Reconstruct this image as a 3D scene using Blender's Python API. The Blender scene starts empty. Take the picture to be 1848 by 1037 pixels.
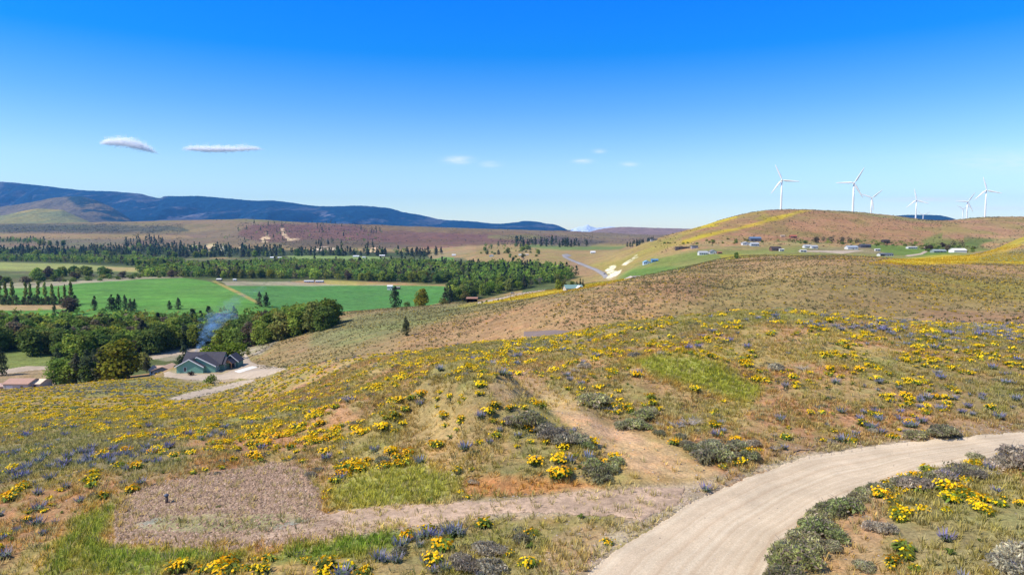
import bpy, math, random
import numpy as np
from mathutils import Vector, Matrix

# ------------------------------------------------------------------ camera, sky, sun, exposure
SC = bpy.context.scene
random.seed(11)
rng = np.random.default_rng(11)
CZ = 100.0
PITCH = math.radians(4.66)
FPX = 1232.0
cam_d = bpy.data.cameras.new("camera")
cam = bpy.data.objects.new("camera", cam_d)
SC.collection.objects.link(cam)
cam_d.sensor_width = 36.0
cam_d.lens = 24.0
cam_d.clip_start = 0.5
cam_d.clip_end = 60000.0
cam.location = (0, 0, CZ)
cam.rotation_euler = (math.pi / 2 - PITCH, 0, 0)
SC.camera = cam

SUN_AZ = math.radians(-106.0)      # compass bearing of the sun, from +Y towards +X
SUN_EL = math.radians(50.0)
world = bpy.data.worlds.new("World")
SC.world = world
world.use_nodes = True
wn, wl = world.node_tree.nodes, world.node_tree.links
wn.clear()
w_out = wn.new("ShaderNodeOutputWorld")
w_bg = wn.new("ShaderNodeBackground")
w_sky = wn.new("ShaderNodeTexSky")
w_sky.sky_type = 'NISHITA'
w_sky.sun_disc = False
w_sky.sun_elevation = SUN_EL
w_sky.sun_rotation = SUN_AZ
w_sky.altitude = 600
w_sky.air_density = 1.0
w_sky.dust_density = 0.3
w_sky.ozone_density = 3.0
w_bg.inputs[1].default_value = 0.15
w_tc = wn.new("ShaderNodeTexCoord")
w_sep = wn.new("ShaderNodeSeparateXYZ")
w_rmp = wn.new("ShaderNodeValToRGB")
w_mul = wn.new("ShaderNodeMix"); w_mul.data_type = 'RGBA'; w_mul.blend_type = 'MULTIPLY'; w_mul.inputs[0].default_value = 1.0
wl.new(w_tc.outputs["Generated"], w_sep.inputs[0])
wl.new(w_sep.outputs["Z"], w_rmp.inputs[0])
wl.new(w_sky.outputs[0], w_mul.inputs[6])
wl.new(w_rmp.outputs[0], w_mul.inputs[7])
# thin high wisps in the sky itself: (bearing tangent x/y, elevation tangent z/y, half widths, strength)
WISPS = [(0.606, 0.0466, 0.075, 0.0042, 0.75), (0.70, 0.0335, 0.075, 0.0035, 0.5), (0.72, 0.100, 0.10, 0.018, 0.30), (-0.078, 0.1035, 0.018, 0.0055, 0.7), (-0.031, 0.0975, 0.014, 0.004, 0.45),
         (0.103, 0.1015, 0.013, 0.0032, 0.55), (0.126, 0.1160, 0.009, 0.003, 0.4), (0.170, 0.0975, 0.011, 0.003, 0.55)]
w_dx = wn.new("ShaderNodeMath"); w_dx.operation = 'DIVIDE'; wl.new(w_sep.outputs["X"], w_dx.inputs[0]); wl.new(w_sep.outputs["Y"], w_dx.inputs[1])
w_dz = wn.new("ShaderNodeMath"); w_dz.operation = 'DIVIDE'; wl.new(w_sep.outputs["Z"], w_dz.inputs[0]); wl.new(w_sep.outputs["Y"], w_dz.inputs[1])
def wm(op, a, b=None, c=None):
    n = wn.new("ShaderNodeMath"); n.operation = op
    for k, v in enumerate((a, b, c)):
        if v is None: continue
        if isinstance(v, (int, float)): n.inputs[k].default_value = v
        else: wl.new(v, n.inputs[k])
    return n.outputs[0]
w_cv = wn.new("ShaderNodeCombineXYZ"); wl.new(wm('MULTIPLY', w_dx.outputs[0], 14.0), w_cv.inputs[0]); wl.new(wm('MULTIPLY', w_dz.outputs[0], 90.0), w_cv.inputs[1])
w_nz = wn.new("ShaderNodeTexNoise"); w_nz.inputs["Scale"].default_value = 2.2; w_nz.inputs["Detail"].default_value = 6; w_nz.inputs["Roughness"].default_value = 0.65
wl.new(w_cv.outputs[0], w_nz.inputs["Vector"])
w_tot = None
for (a_, e_, ra, re_, st) in WISPS:
    fx = wm('POWER', wm('ABSOLUTE', wm('DIVIDE', wm('SUBTRACT', w_dx.outputs[0], a_), ra)), 2.0)
    fz = wm('POWER', wm('ABSOLUTE', wm('DIVIDE', wm('SUBTRACT', w_dz.outputs[0], e_), re_)), 2.0)
    g_ = wm('MULTIPLY', wm('EXPONENT', wm('MULTIPLY', wm('ADD', fx, fz), -1.2)), st)
    w_tot = g_ if w_tot is None else wm('MAXIMUM', w_tot, g_)
w_mr = wn.new("ShaderNodeMapRange"); w_mr.inputs[1].default_value = 0.35; w_mr.inputs[2].default_value = 0.65; w_mr.inputs[3].default_value = 0.35; w_mr.inputs[4].default_value = 1.1
wl.new(w_nz.outputs["Fac"], w_mr.inputs[0])
w_fr = wm('MULTIPLY', wm('MULTIPLY', w_tot, w_mr.outputs[0]), wm('GREATER_THAN', w_sep.outputs["Y"], 0.05))
w_wm = wn.new("ShaderNodeMix"); w_wm.data_type = 'RGBA'; w_wm.inputs[7].default_value = (6.6, 6.7, 6.9, 1)
wl.new(w_fr, w_wm.inputs[0]); wl.new(w_mul.outputs[2], w_wm.inputs[6]); wl.new(w_wm.outputs[2], w_bg.inputs[0])
wl.new(w_bg.outputs[0], w_out.inputs[0])
SKY_STOPS = [(0.0, (1.0, 1.04, 0.98)), (0.04, (0.92, 1.0, 0.98)), (0.094, (0.80, 0.93, 0.97)), (0.17, (0.36, 0.71, 1.04)), (0.244, (0.02, 0.54, 1.12)), (0.31, (0.008, 0.53, 1.35)), (0.45, (0.4, 0.7, 1.1)), (1.0, (0.8, 0.85, 1.0))]
cr = w_rmp.color_ramp
while len(cr.elements) < len(SKY_STOPS):
    cr.elements.new(0.5)
for e, (p, c) in zip(cr.elements, SKY_STOPS):
    e.position = p; e.color = (*c, 1)

sun_d = bpy.data.lights.new("sun", 'SUN')
sun_d.energy = 4.9
sun_d.angle = math.radians(0.5)
sun_d.color = (1.0, 0.93, 0.80)
sun = bpy.data.objects.new("sun", sun_d)
SC.collection.objects.link(sun)
_to_sun = Vector((math.sin(SUN_AZ) * math.cos(SUN_EL), math.cos(SUN_AZ) * math.cos(SUN_EL), math.sin(SUN_EL)))
sun.rotation_euler = _to_sun.to_track_quat('Z', 'Y').to_euler()
sun.location = (-300, -100, 500)
SC.view_settings.view_transform = 'Standard'
SC.view_settings.look = 'None'
SC.view_settings.exposure = 0.32
SC.view_settings.gamma = 1.0
SC.cycles.max_bounces = 9
SC.cycles.diffuse_bounces = 8
SC.cycles.transparent_max_bounces = 6
SC.cycles.volume_bounces = 0

# ------------------------------------------------------------------ basic helpers
COLL = SC.collection

def tanv(v):
    return math.tan(math.atan((518.5 - v) / FPX) - PITCH)

def q_of(u, v):
    yc = (518.5 - v) / FPX
    return ((u - 924.0) / FPX) / (math.cos(PITCH) + yc * math.sin(PITCH))

def project(x, y, z):
    zr = z - CZ
    fw = y * math.cos(PITCH) - zr * math.sin(PITCH)
    up = y * math.sin(PITCH) + zr * math.cos(PITCH)
    fw = np.maximum(fw, 0.01)
    return 924.0 + FPX * x / fw, 518.5 - FPX * up / fw

def _hash(ix, iy, seed):
    h = (ix.astype(np.int64) * 374761393 + iy.astype(np.int64) * 668265263 + seed * 2147483647) & 0xFFFFFFFF
    h = ((h ^ (h >> 13)) * 1274126177) & 0xFFFFFFFF
    h = (h ^ (h >> 16)) & 0xFFFFFFFF
    return h.astype(np.float64) / 4294967295.0

def noise(x, y, scale, seed=0, octaves=3):
    x = np.asarray(x, float) / scale; y = np.asarray(y, float) / scale
    out = np.zeros(np.broadcast(x, y).shape); amp = 1.0; tot = 0.0
    for o in range(octaves):
        ix = np.floor(x); iy = np.floor(y)
        fx = x - ix; fy = y - iy
        fx = fx * fx * (3 - 2 * fx); fy = fy * fy * (3 - 2 * fy)
        a = _hash(ix, iy, seed + o); b = _hash(ix + 1, iy, seed + o)
        c = _hash(ix, iy + 1, seed + o); d = _hash(ix + 1, iy + 1, seed + o)
        out += amp * ((a + (b - a) * fx) * (1 - fy) + (c + (d - c) * fx) * fy)
        tot += amp; amp *= 0.5
        x = x * 2.03 + 17.1; y = y * 2.03 + 5.7
    return out / tot          # 0..1

def pchip(xs, ys, xq):
    xs = np.asarray(xs, float); ys = np.asarray(ys, float)
    h = np.diff(xs); dl = np.diff(ys) / h
    m = np.zeros_like(ys)
    a, b = dl[:-1], dl[1:]
    w1 = 2 * h[1:] + h[:-1]; w2 = h[1:] + 2 * h[:-1]
    ok = a * b > 0
    den = np.where(ok, w1 / np.where(ok, a, 1) + w2 / np.where(ok, b, 1), 1)
    m[1:-1] = np.where(ok, (w1 + w2) / den, 0)
    m[0], m[-1] = dl[0], dl[-1]
    xq = np.clip(xq, xs[0], xs[-1])
    i = np.clip(np.searchsorted(xs, xq) - 1, 0, len(xs) - 2)
    t = (xq - xs[i]) / h[i]
    return ((2*t**3 - 3*t**2 + 1) * ys[i] + (t**3 - 2*t**2 + t) * h[i] * m[i] + (-2*t**3 + 3*t**2) * ys[i+1] + (t**3 - t**2) * h[i] * m[i+1])

def sstep(a, b, x):
    t = np.clip((x - a) / (b - a), 0, 1)
    return t * t * (3 - 2 * t)

def poly_sd(poly, u, v):
    """distance in pixels to a polygon, positive inside"""
    p = np.asarray(poly, float)
    ins = np.zeros(u.shape, bool); dm = np.full(u.shape, 1e9)
    for k in range(len(p)):
        x0, y0 = p[k]; x1, y1 = p[(k + 1) % len(p)]
        if y0 != y1:
            c = ((y0 > v) != (y1 > v)) & (u < (x1 - x0) * (v - y0) / (y1 - y0) + x0)
            ins ^= c
        ex, ey = x1 - x0, y1 - y0
        t = np.clip(((u - x0) * ex + (v - y0) * ey) / (ex * ex + ey * ey + 1e-9), 0, 1)
        dm = np.minimum(dm, np.hypot(u - x0 - t * ex, v - y0 - t * ey))
    return np.where(ins, dm, -dm)

def in_poly(poly, u, v):
    return poly_sd(poly, np.atleast_1d(np.asarray(u, float)), np.atleast_1d(np.asarray(v, float))) > 0

def tag(o, label=None, cat=None, group=None, kind=None):
    if label: o["label"] = label
    if cat: o["category"] = cat
    if group: o["group"] = group
    if kind: o["kind"] = kind
    return o

def empty(name, loc=(0, 0, 0), rz=0.0, s=1.0):
    o = bpy.data.objects.new(name, None)
    o.empty_display_size = 0.2
    COLL.objects.link(o)
    o.location = loc; o.rotation_euler = (0, 0, rz); o.scale = (s, s, s)
    return o

def mesh_np(name, verts, faces, mat=None, cols=None, smooth=False):
    """verts (n,3), faces (m,k) all the same k, cols per vertex (n,3)"""
    me = bpy.data.meshes.new(name)
    verts = np.ascontiguousarray(verts, np.float32); faces = np.ascontiguousarray(faces, np.int32)
    n, (m, k) = len(verts), faces.shape
    me.vertices.add(n); me.vertices.foreach_set("co", verts.ravel())
    me.loops.add(m * k); me.loops.foreach_set("vertex_index", faces.ravel())
    me.polygons.add(m); me.polygons.foreach_set("loop_start", np.arange(0, m * k, k, dtype=np.int32))
    if smooth:
        me.polygons.foreach_set("use_smooth", np.ones(m, bool))
    me.update(calc_edges=True)
    if cols is not None:
        at = me.color_attributes.new("Col", 'FLOAT_COLOR', 'POINT')
        c4 = np.ones((n, 4), np.float32); c4[:, :3] = cols
        at.data.foreach_set("color", c4.ravel())
    if mat: me.materials.append(mat)
    return me

def link(name, me, parent=None, loc=None, rz=0.0, s=1.0):
    o = bpy.data.objects.new(name, me)
    COLL.objects.link(o)
    if parent is not None: o.parent = parent
    if loc is not None: o.location = loc
    if rz: o.rotation_euler = (0, 0, rz)
    if s != 1.0: o.scale = (s, s, s)
    return o

# mesh builder for hand-made objects
class MB:
    def __init__(self): self.v = []; self.f = []
    def add(self, vs, fs):
        b = len(self.v); self.v += [tuple(p) for p in vs]; self.f += [tuple(i + b for i in f) for f in fs]; return self
    def box(self, x0, x1, y0, y1, z0, z1):
        return self.add([(x0,y0,z0),(x1,y0,z0),(x1,y1,z0),(x0,y1,z0),(x0,y0,z1),(x1,y0,z1),(x1,y1,z1),(x0,y1,z1)],
                        [(3,2,1,0),(4,5,6,7),(0,1,5,4),(1,2,6,5),(2,3,7,6),(3,0,4,7)])
    def tube(self, p0, p1, r0, r1, n=10, caps=True):
        p0, p1 = Vector(p0), Vector(p1); d = (p1 - p0).normalized()
        a = d.orthogonal().normalized(); b = d.cross(a)
        vs = []
        for p, r in ((p0, r0), (p1, r1)):
            for i in range(n):
                t = 2 * math.pi * i / n
                vs.append(p + a * (r * math.cos(t)) + b * (r * math.sin(t)))
        fs = [(i, (i + 1) % n, n + (i + 1) % n, n + i) for i in range(n)]
        if caps: fs += [tuple(range(n))[::-1], tuple(range(n, 2 * n))]
        return self.add(vs, fs)
    def lathe(self, prof, n=16):
        vs = []; fs = []
        for r, z in prof:
            for i in range(n):
                t = 2 * math.pi * i / n; vs.append((r * math.cos(t), r * math.sin(t), z))
        for k in range(len(prof) - 1):
            for i in range(n):
                j = (i + 1) % n
                fs.append((k*n+i, k*n+j, (k+1)*n+j, (k+1)*n+i))
        fs += [tuple(range(n))[::-1], tuple(range((len(prof)-1)*n, len(prof)*n))]
        return self.add(vs, fs)
    def prism(self, pts, y0, y1):      # polygon in xz extruded along y
        n = len(pts)
        vs = [(x, y0, z) for x, z in pts] + [(x, y1, z) for x, z in pts]
        return self.add(vs, [tuple(range(n)), tuple(range(n, 2*n))[::-1]] + [(i, n + i, n + (i+1) % n, (i+1) % n) for i in range(n)])
    def mesh(self, name, mat=None, smooth=False):
        me = bpy.data.meshes.new(name); me.from_pydata(self.v, [], self.f); me.update()
        if smooth: me.polygons.foreach_set("use_smooth", np.ones(len(me.polygons), bool))
        if mat: me.materials.append(mat)
        return me
    def build(self, name, mat=None, parent=None, smooth=False, loc=None):
        return link(name, self.mesh(name, mat, smooth), parent, loc)

# ------------------------------------------------------------------ materials
def new_mat(name, rough=0.9, spec=0.2):
    m = bpy.data.materials.new(name); m.use_nodes = True
    b = m.node_tree.nodes["Principled BSDF"]
    b.inputs["Roughness"].default_value = rough
    b.inputs["Specular IOR Level"].default_value = spec
    return m, m.node_tree.nodes, m.node_tree.links, b

def N(nodes, t, **kw):
    n = nodes.new(t)
    for k, val in kw.items():
        setattr(n, k, val)
    return n

def noise_node(nodes, links, vec, scale, detail=3.0, rough=0.6):
    n = N(nodes, "ShaderNodeTexNoise"); n.inputs["Scale"].default_value = scale
    n.inputs["Detail"].default_value = detail; n.inputs["Roughness"].default_value = rough
    links.new(vec, n.inputs["Vector"]); return n

def maprange(nodes, links, src, a, b, c, d):
    n = N(nodes, "ShaderNodeMapRange")
    n.inputs[1].default_value = a; n.inputs[2].default_value = b; n.inputs[3].default_value = c; n.inputs[4].default_value = d
    links.new(src, n.inputs[0]); return n

def mixc(nodes, links, fac, a, b, mode='MIX'):
    n = N(nodes, "ShaderNodeMix", data_type='RGBA', blend_type=mode)
    for sock, val in ((n.inputs[0], fac), (n.inputs[6], a), (n.inputs[7], b)):
        if isinstance(val, bpy.types.NodeSocket): links.new(val, sock)
        elif isinstance(val, (int, float)): sock.default_value = val
        else: sock.default_value = (*val, 1)
    return n

def plain_mat(name, col, rough=0.8, spec=0.3, var=0.12, scale=1.5, bump=0.0, metal=0.0):
    m, nd, lk, b = new_mat(name, rough, spec)
    tc = N(nd, "ShaderNodeTexCoord")
    n = noise_node(nd, lk, tc.outputs["Object"], scale, 4)
    r = maprange(nd, lk, n.outputs["Fac"], 0.25, 0.75, 1 - var, 1 + var)
    mx = mixc(nd, lk, 1.0, col, (1, 1, 1), 'MULTIPLY')
    cmb = N(nd, "ShaderNodeCombineColor")
    for i in range(3): lk.new(r.outputs[0], cmb.inputs[i])
    lk.new(cmb.outputs[0], mx.inputs[7])
    lk.new(mx.outputs[2], b.inputs["Base Color"])
    b.inputs["Metallic"].default_value = metal
    if bump:
        bp = N(nd, "ShaderNodeBump"); bp.inputs["Strength"].default_value = bump; bp.inputs["Distance"].default_value = 0.05
        lk.new(n.outputs["Fac"], bp.inputs["Height"]); lk.new(bp.outputs[0], b.inputs["Normal"])
    return m

def gray_of(nd, lk, sock):
    c = N(nd, "ShaderNodeCombineColor")
    for i in range(3): lk.new(sock, c.inputs[i])
    return c.outputs[0]

def ground_mat(name, scales=(0.35, 2.2, 9.0), amp=(0.5, 0.5, 0.5), bump=0.6, dist=0.06, far=False):
    """albedo comes from the ground cover attribute; noise in place breaks it up at three sizes"""
    m, nd, lk, b = new_mat(name, 0.95, 0.08)
    tc = N(nd, "ShaderNodeTexCoord"); vec = tc.outputs["Object"]
    at = N(nd, "ShaderNodeVertexColor", layer_name="Col")
    col = at.outputs["Color"]
    last = None
    for s, a in zip(scales, amp):
        n = noise_node(nd, lk, vec, s, 5, 0.65)
        r = maprange(nd, lk, n.outputs["Fac"], 0.3, 0.7, 1 - a * 0.5, 1 + a * 0.5)
        mx = mixc(nd, lk, 1.0, col, gray_of(nd, lk, r.outputs[0]), 'MULTIPLY'); col = mx.outputs[2]; last = n
    # patches of drier and greener cover
    n2 = noise_node(nd, lk, vec, scales[0] * 0.6, 6, 0.7)
    r2 = maprange(nd, lk, n2.outputs["Fac"], 0.42, 0.62, 0.0, 0.32)
    tint = mixc(nd, lk, 1.0, col, (0.78, 1.22, 0.62), 'MULTIPLY')
    mx = mixc(nd, lk, r2.outputs[0], col, tint.outputs[2]); col = mx.outputs[2]
    n3 = noise_node(nd, lk, vec, scales[1] * 0.8, 6, 0.75)
    r3 = maprange(nd, lk, n3.outputs["Fac"], 0.50, 0.66, 0.0, 0.6)
    tint2 = mixc(nd, lk, 1.0, col, (1.35, 1.08, 0.9), 'MULTIPLY')
    mx = mixc(nd, lk, r3.outputs[0], col, tint2.outputs[2]); col = mx.outputs[2]
    lk.new(col, b.inputs["Base Color"])
    bp = N(nd, "ShaderNodeBump"); bp.inputs["Strength"].default_value = bump; bp.inputs["Distance"].default_value = dist
    lk.new(last.outputs["Fac"], bp.inputs["Height"]); lk.new(bp.outputs[0], b.inputs["Normal"])
    return m

def foliage_mat(name, rnd=0.35, trans=0.42, rough=0.75):
    m, nd, lk, b = new_mat(name, rough, 0.15)
    at = N(nd, "ShaderNodeVertexColor", layer_name="Col")
    oi = N(nd, "ShaderNodeObjectInfo")
    r = maprange(nd, lk, oi.outputs["Random"], 0, 1, 1 - rnd, 1 + rnd)
    mx = mixc(nd, lk, 1.0, at.outputs["Color"], gray_of(nd, lk, r.outputs[0]), 'MULTIPLY')
    hs = N(nd, "ShaderNodeHueSaturation")
    mth = N(nd, "ShaderNodeMath", operation='MULTIPLY'); lk.new(oi.outputs["Random"], mth.inputs[0]); mth.inputs[1].default_value = 7.31
    fr = N(nd, "ShaderNodeMath", operation='FRACT'); lk.new(mth.outputs[0], fr.inputs[0])
    hr = maprange(nd, lk, fr.outputs[0], 0, 1, 0.5 - 0.018, 0.5 + 0.018)
    lk.new(hr.outputs[0], hs.inputs["Hue"]); lk.new(mx.outputs[2], hs.inputs["Color"])
    lk.new(hs.outputs[0], b.inputs["Base Color"])
    out = nd["Material Output"]
    tr = N(nd, "ShaderNodeBsdfTranslucent"); lk.new(hs.outputs[0], tr.inputs[0])
    ms = N(nd, "ShaderNodeMixShader"); ms.inputs[0].default_value = trans
    lk.new(b.outputs[0], ms.inputs[1]); lk.new(tr.outputs[0], ms.inputs[2]); lk.new(ms.outputs[0], out.inputs[0])
    return m

M_HILL = ground_mat("dry_hillside_soil", (0.12, 1.1, 6.0), (0.35, 0.45, 0.7), 0.8, 0.12)
M_FAR = ground_mat("far_ground", (0.004, 0.03, 0.25), (0.30, 0.35, 0.5), 0.8, 1.5)
M_FOL = foliage_mat("leafy_foliage")
M_FLOW = foliage_mat("flower_petals", 0.12, 0.25, 0.6)
M_BARK = plain_mat("bark", (0.11, 0.075, 0.05), var=0.3, scale=6, bump=0.5)

# ------------------------------------------------------------------ the lie of the land
# for every column of the view (u) the profile of the ground away from the drone: (v, depth in metres);
# v as a string "z-72" gives the height relative to the drone
COLS = {
 -700: [("z-15.5",8),("z-16",24),("z-17",30),("z-18",40),("z-24",66),("z-34",115),("z-47",190),("z-68",290),("z-72",400),("z-72",460),("z-72",520),("z-72",700),("z-72",1500),("z-71",2300),(432,3000),(419,3500),(402,4600)],
 -100: [("z-14.5",8),("z-15.2",28),("z-16",36),("z-17",46),("z-20.5",66),("z-31",112),("z-47.5",200),("z-70",300),("z-72",400),("z-72",460),("z-72",520),("z-72",700),("z-72",1500),("z-71",2300),(432,3000),(419,3500),(402,4600)],
 0: [("z-14.3",8),(1037,29),(940,36),(860,46),(790,66),(740,114),(705,200),("z-70",300),("z-72",400),("z-72",460),("z-72",520),("z-72",700),("z-72",1500),("z-71",2300),(432,3000),(419,3500),(403,4600)],
 200: [("z-14.1",8),(1037,28),(930,35.5),(850,43.5),(790,58),(730,120),(685,250),("z-71",330),("z-72",400),("z-72",460),("z-72",520),("z-72",700),("z-72",1500),("z-71",2300),(430,3000),(418,3500),(400,4500)],
 380: [("z-14",8),(1037,27.3),(930,34.3),(840,42.3),(770,62),(703,185),(665,310),("z-69",350),("z-72",410),("z-72",460),("z-72",520),("z-72",700),("z-72",1500),("z-71",2300),(432,2900),(420,3400),(395.5,4300)],
 450: [("z-14",8),(1037,27),(930,34),(840,42),(770,59),(706,150),(664,262),("z-60.5",300),(650,345),("z-70.5",420),("z-72",520),("z-72",700),("z-72",1500),("z-70",2300),(432,2800),(412,3400),(394,4100)],
 500: [("z-13.9",8),(1037,26.8),(930,33.7),(840,41.8),(770,56),(710,104),(661,190),("z-49",232),(657,270),(630,330),(612,390),("z-72",560),("z-72",1500),("z-70",2200),(434,2700),(415,3300),(398,4100)],
 560: [("z-13.8",8),(1037,26.6),(930,33.4),(845,40.5),(770,53),(710,88),(655,150),("z-41",200),(653,262),(610,350),(585,425),("z-72",600),("z-72",1500),("z-69",2200),(436,2700),(416,3300),(401.5,4100)],
 650: [("z-13.6",8),(1037,26.3),(930,33),(850,39.2),(770,48.5),(700,75),(643,115),("z-34",165),(640,235),(590,350),(563,462),("z-72",620),("z-72",1500),("z-68",2200),(436,2700),(420,3300),(404,4000)],
 733:  [("z-13.5",8),(1037,26.1),(930,32.7),(850,38.2),(765,47),(700,65),(636,106),("z-32",150),(598,285),("z-45.5",340),(553,485),("z-72",650),("z-72",1500),("z-67",2100),(440,2600),(422,3200),(407,4000)],
 800:  [("z-13.4",8),(1037,25.9),(930,32.2),(858,37),(762,45.5),(700,60),(628,100),("z-29.5",145),(583,300),("z-43",350),(549,492),("z-71",650),("z-71",1500),("z-66",2000),(440,2600),(424,3200),(409.5,4000)],
 860:  [("z-13.3",8),(1037,25.7),(930,32),(868,35.6),(770,43.5),(700,57),(620,97),("z-27.5",140),(565,320),("z-41.5",380),(545,492),("z-70",660),("z-70",1400),("z-63",1900),(441,2500),(426,3100),(411.5,4000)],
 924:  [("z-13.2",8),(1037,25.5),(930,31.6),(868,35),(780,42),(700,55.5),(616,95),("z-26",140),(548,333),("z-40",400),(533,525),("z-69",690),("z-68",1300),("z-57",1700),(443,2300),(428,3000),(413.5,4000)],
 1000: [("z-13.1",8),(1037,25.3),(930,31.3),(865,35),(790,41),(700,55),(608,96),("z-25",140),(530,345),("z-39",410),(520,560),("z-66",760),("z-65",1100),("z-56",1600),(446,2200),(432,3000),(416,4000)],
 1060: [("z-13",8),(1037,25.1),(930,31),(855,35.8),(790,40.8),(700,54),(598,97),("z-23.5",140),(518,352),("z-37.5",410),(511,600),("z-66",780),(497,1020),(462,1700),(440,2400),(430,3000),(418,4200)],
 1120: [("z-13",8),(1037,25),(930,30.8),(850,36),(790,41),(700,53),(585,97),("z-22.5",140),(506,372),("z-34.5",430),(503,640),("z-50",760),(482,960),(455,1300),("z-52",1900),("z-45",2600),(421,4400)],
 1180: [("z-13",8),(1037,25),(930,30.8),(850,36.2),(790,41.2),(700,53),(577,96),("z-21.5",140),(495,395),("z-34",460),(482,760),(462,900),(447,1050),(431,1230),("z-36",1500),("z-30",2600),(424,4600)],
 1260: [("z-13",8),(1037,25),(930,30.8),(850,36.5),(790,41.5),(700,52.5),(569,93),("z-20.5",138),(482,430),("z-26",520),(466,760),(447,880),(430,1050),(410,1280),("z+2",1650),("z-5",2600),("z-10",4600)],
 1340: [("z-13",8),(1037,25),(930,30.8),(850,36.6),(790,41.8),(700,52),(563,90),("z-19.5",135),(469,480),("z-20",560),(458,760),(443,900),(424,1060),(386,1360),("z+40",1700),("z+42",2600),("z+20",4600)],
 1400: [("z-13",8),(1037,25),(930,30.8),(850,36.7),(792,41.8),(700,52),(561,88),("z-19",135),(463,500),("z-19.5",580),(456,760),(442,900),(424,1080),(377.5,1400),("z+50",1800),("z+46",2600),("z+20",4600)],
 1500: [("z-13",8),(1037,25),(930,30.5),(860,35.5),(792,41.8),(710,50),(569,88),("z-19.5",130),(463,490),("z-22",570),(460,760),(446,880),(432,1080),(379.5,1420),("z+50",1800),("z+44",2600),("z+25",4600)],
 1600: [("z-12.9",8),(1037,24.4),(930,29.8),(870,34.5),(793,41.6),(710,50),(578,88),("z-20",130),(468,480),("z-22.5",560),(463,760),(450,880),(434,1060),(388,1450),("z+41",1800),("z+42",2600),("z+30",4600)],
 1700: [("z-12.6",8),(1037,23.8),(930,29),(870,33.5),(790,41.4),(710,50),(585,89),("z-18",130),(476,455),("z-22.5",530),(460,720),(452,860),(437,1040),(399,1430),("z+24",1700),("z+40",2600),("z+30",4600)],
 1770: [("z-12.4",8),(1037,23.5),(930,28.6),(860,34),(786,41.6),(710,50),(589,90),("z-18",130),(478,440),("z-20",500),(460,640),("z-25",760),(446,960),(392,1500),("z+38",1900),("z+44",2800),("z+30",4600)],
 1848: [("z-12.2",8),(1037,23.2),(930,28.3),(850,34.6),(782,41.8),(710,50),(595,91),("z-18",130),(480,430),("z-19",500),(424,690),("z-16",860),(430,1050),(391,1500),("z+38",1900),("z+44",2800),("z+30",4600)],
 1960: [("z-12",8),(1037,23),(930,28),(850,34.5),(776,41.8),(710,50),(600,92),("z-18",130),(478,430),("z-17",500),(405,700),("z-10",880),(425,1080),(388,1500),("z+24",1900),("z+20",2800),("z+8",4600)],
 2600: [("z-12",8),("z-12",22),("z-12.2",27),("z-12.4",33),("z-12.8",41),("z-13",52),("z-15",92),("z-18",130),("z-22",430),("z-15",500),("z+5",700),("z-8",880),("z-5",1080),("z+30",1500),("z+24",1900),("z+20",2800),("z+8",4600)],
}
NF = 17
us = sorted(COLS)
assert all(len(c) == NF for c in COLS.values())
FY = np.zeros((NF, len(us))); FT = np.zeros((NF, len(us))); FQ = np.zeros((NF, len(us)))
for j, u_ in enumerate(us):
    for k, (v_, d_) in enumerate(COLS[u_]):
        if isinstance(v_, str):
            zz = float(v_[1:]); t_ = zz / d_; vv_ = 518.5 - FPX * math.tan(math.atan(t_) + PITCH)
        else:
            t_ = tanv(v_); vv_ = v_
        FY[k, j] = d_; FT[k, j] = t_; FQ[k, j] = q_of(u_, max(min(vv_, 1400), 300))

def column_profile(qs):
    Y = np.zeros((NF, len(qs))); T = np.zeros((NF, len(qs)))
    for k in range(NF):
        Y[k] = np.exp(pchip(FQ[k], np.log(FY[k]), qs)); T[k] = pchip(FQ[k], FT[k], qs)
    return Y, T

NR = 1150
YG = np.exp(np.linspace(math.log(5.0), math.log(17500.0), NR))
QG = np.concatenate([np.linspace(-1.55, -0.83, 60)[:-1], np.linspace(-0.83, 0.83, 1101), np.linspace(0.83, 1.55, 60)[1:]])
NQ = len(QG)
PY, PT = column_profile(QG)
ZG = np.zeros((NR, NQ))
for j in range(NQ):
    s = 1.0 / PY[::-1, j]; t = PT[::-1, j]
    sg = 1.0 / YG
    zg = YG * pchip(s, t, sg)
    far = YG > PY[-1, j]
    zg[far] = PY[-1, j] * PT[-1, j] - (YG[far] - PY[-1, j]) * 0.004
    near = YG < PY[0, j]
    zg[near] = PY[0, j] * PT[0, j]
    ZG[:, j] = zg
# ease the joins between neighbouring columns
TG = ZG / YG[:, None]
for _ in range(4):
    w = 11
    pad = np.pad(TG, ((0, 0), (w, w)), 'edge'); cs = np.cumsum(np.pad(pad, ((0, 0), (1, 0))), 1)
    TS = (cs[:, 2*w+1:] - cs[:, :-(2*w+1)]) / (2*w+1)
    k_ = (sstep(90, 150, YG))[:, None]
    TG = TG * (1 - k_) + TS * k_
ZG = TG * YG[:, None]
XX = YG[:, None] * QG[None, :]
YY = np.repeat(YG[:, None], NQ, 1)
KG = np.zeros((NR, NQ))            # which fold of the land a point is on
for j in range(NQ):
    KG[:, j] = np.interp(np.log(YG), np.log(PY[:, j]), np.arange(NF))

# pieces of flat made ground
def flatten(cx, cy, rx, ry, zrel, soft=0.35):
    r = np.sqrt(((XX - cx) / rx) ** 2 + ((YY - cy) / ry) ** 2)
    w = 1 - sstep(1 - soft, 1 + soft, r)
    ZG[:] = ZG * (1 - w) + zrel * w

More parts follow.
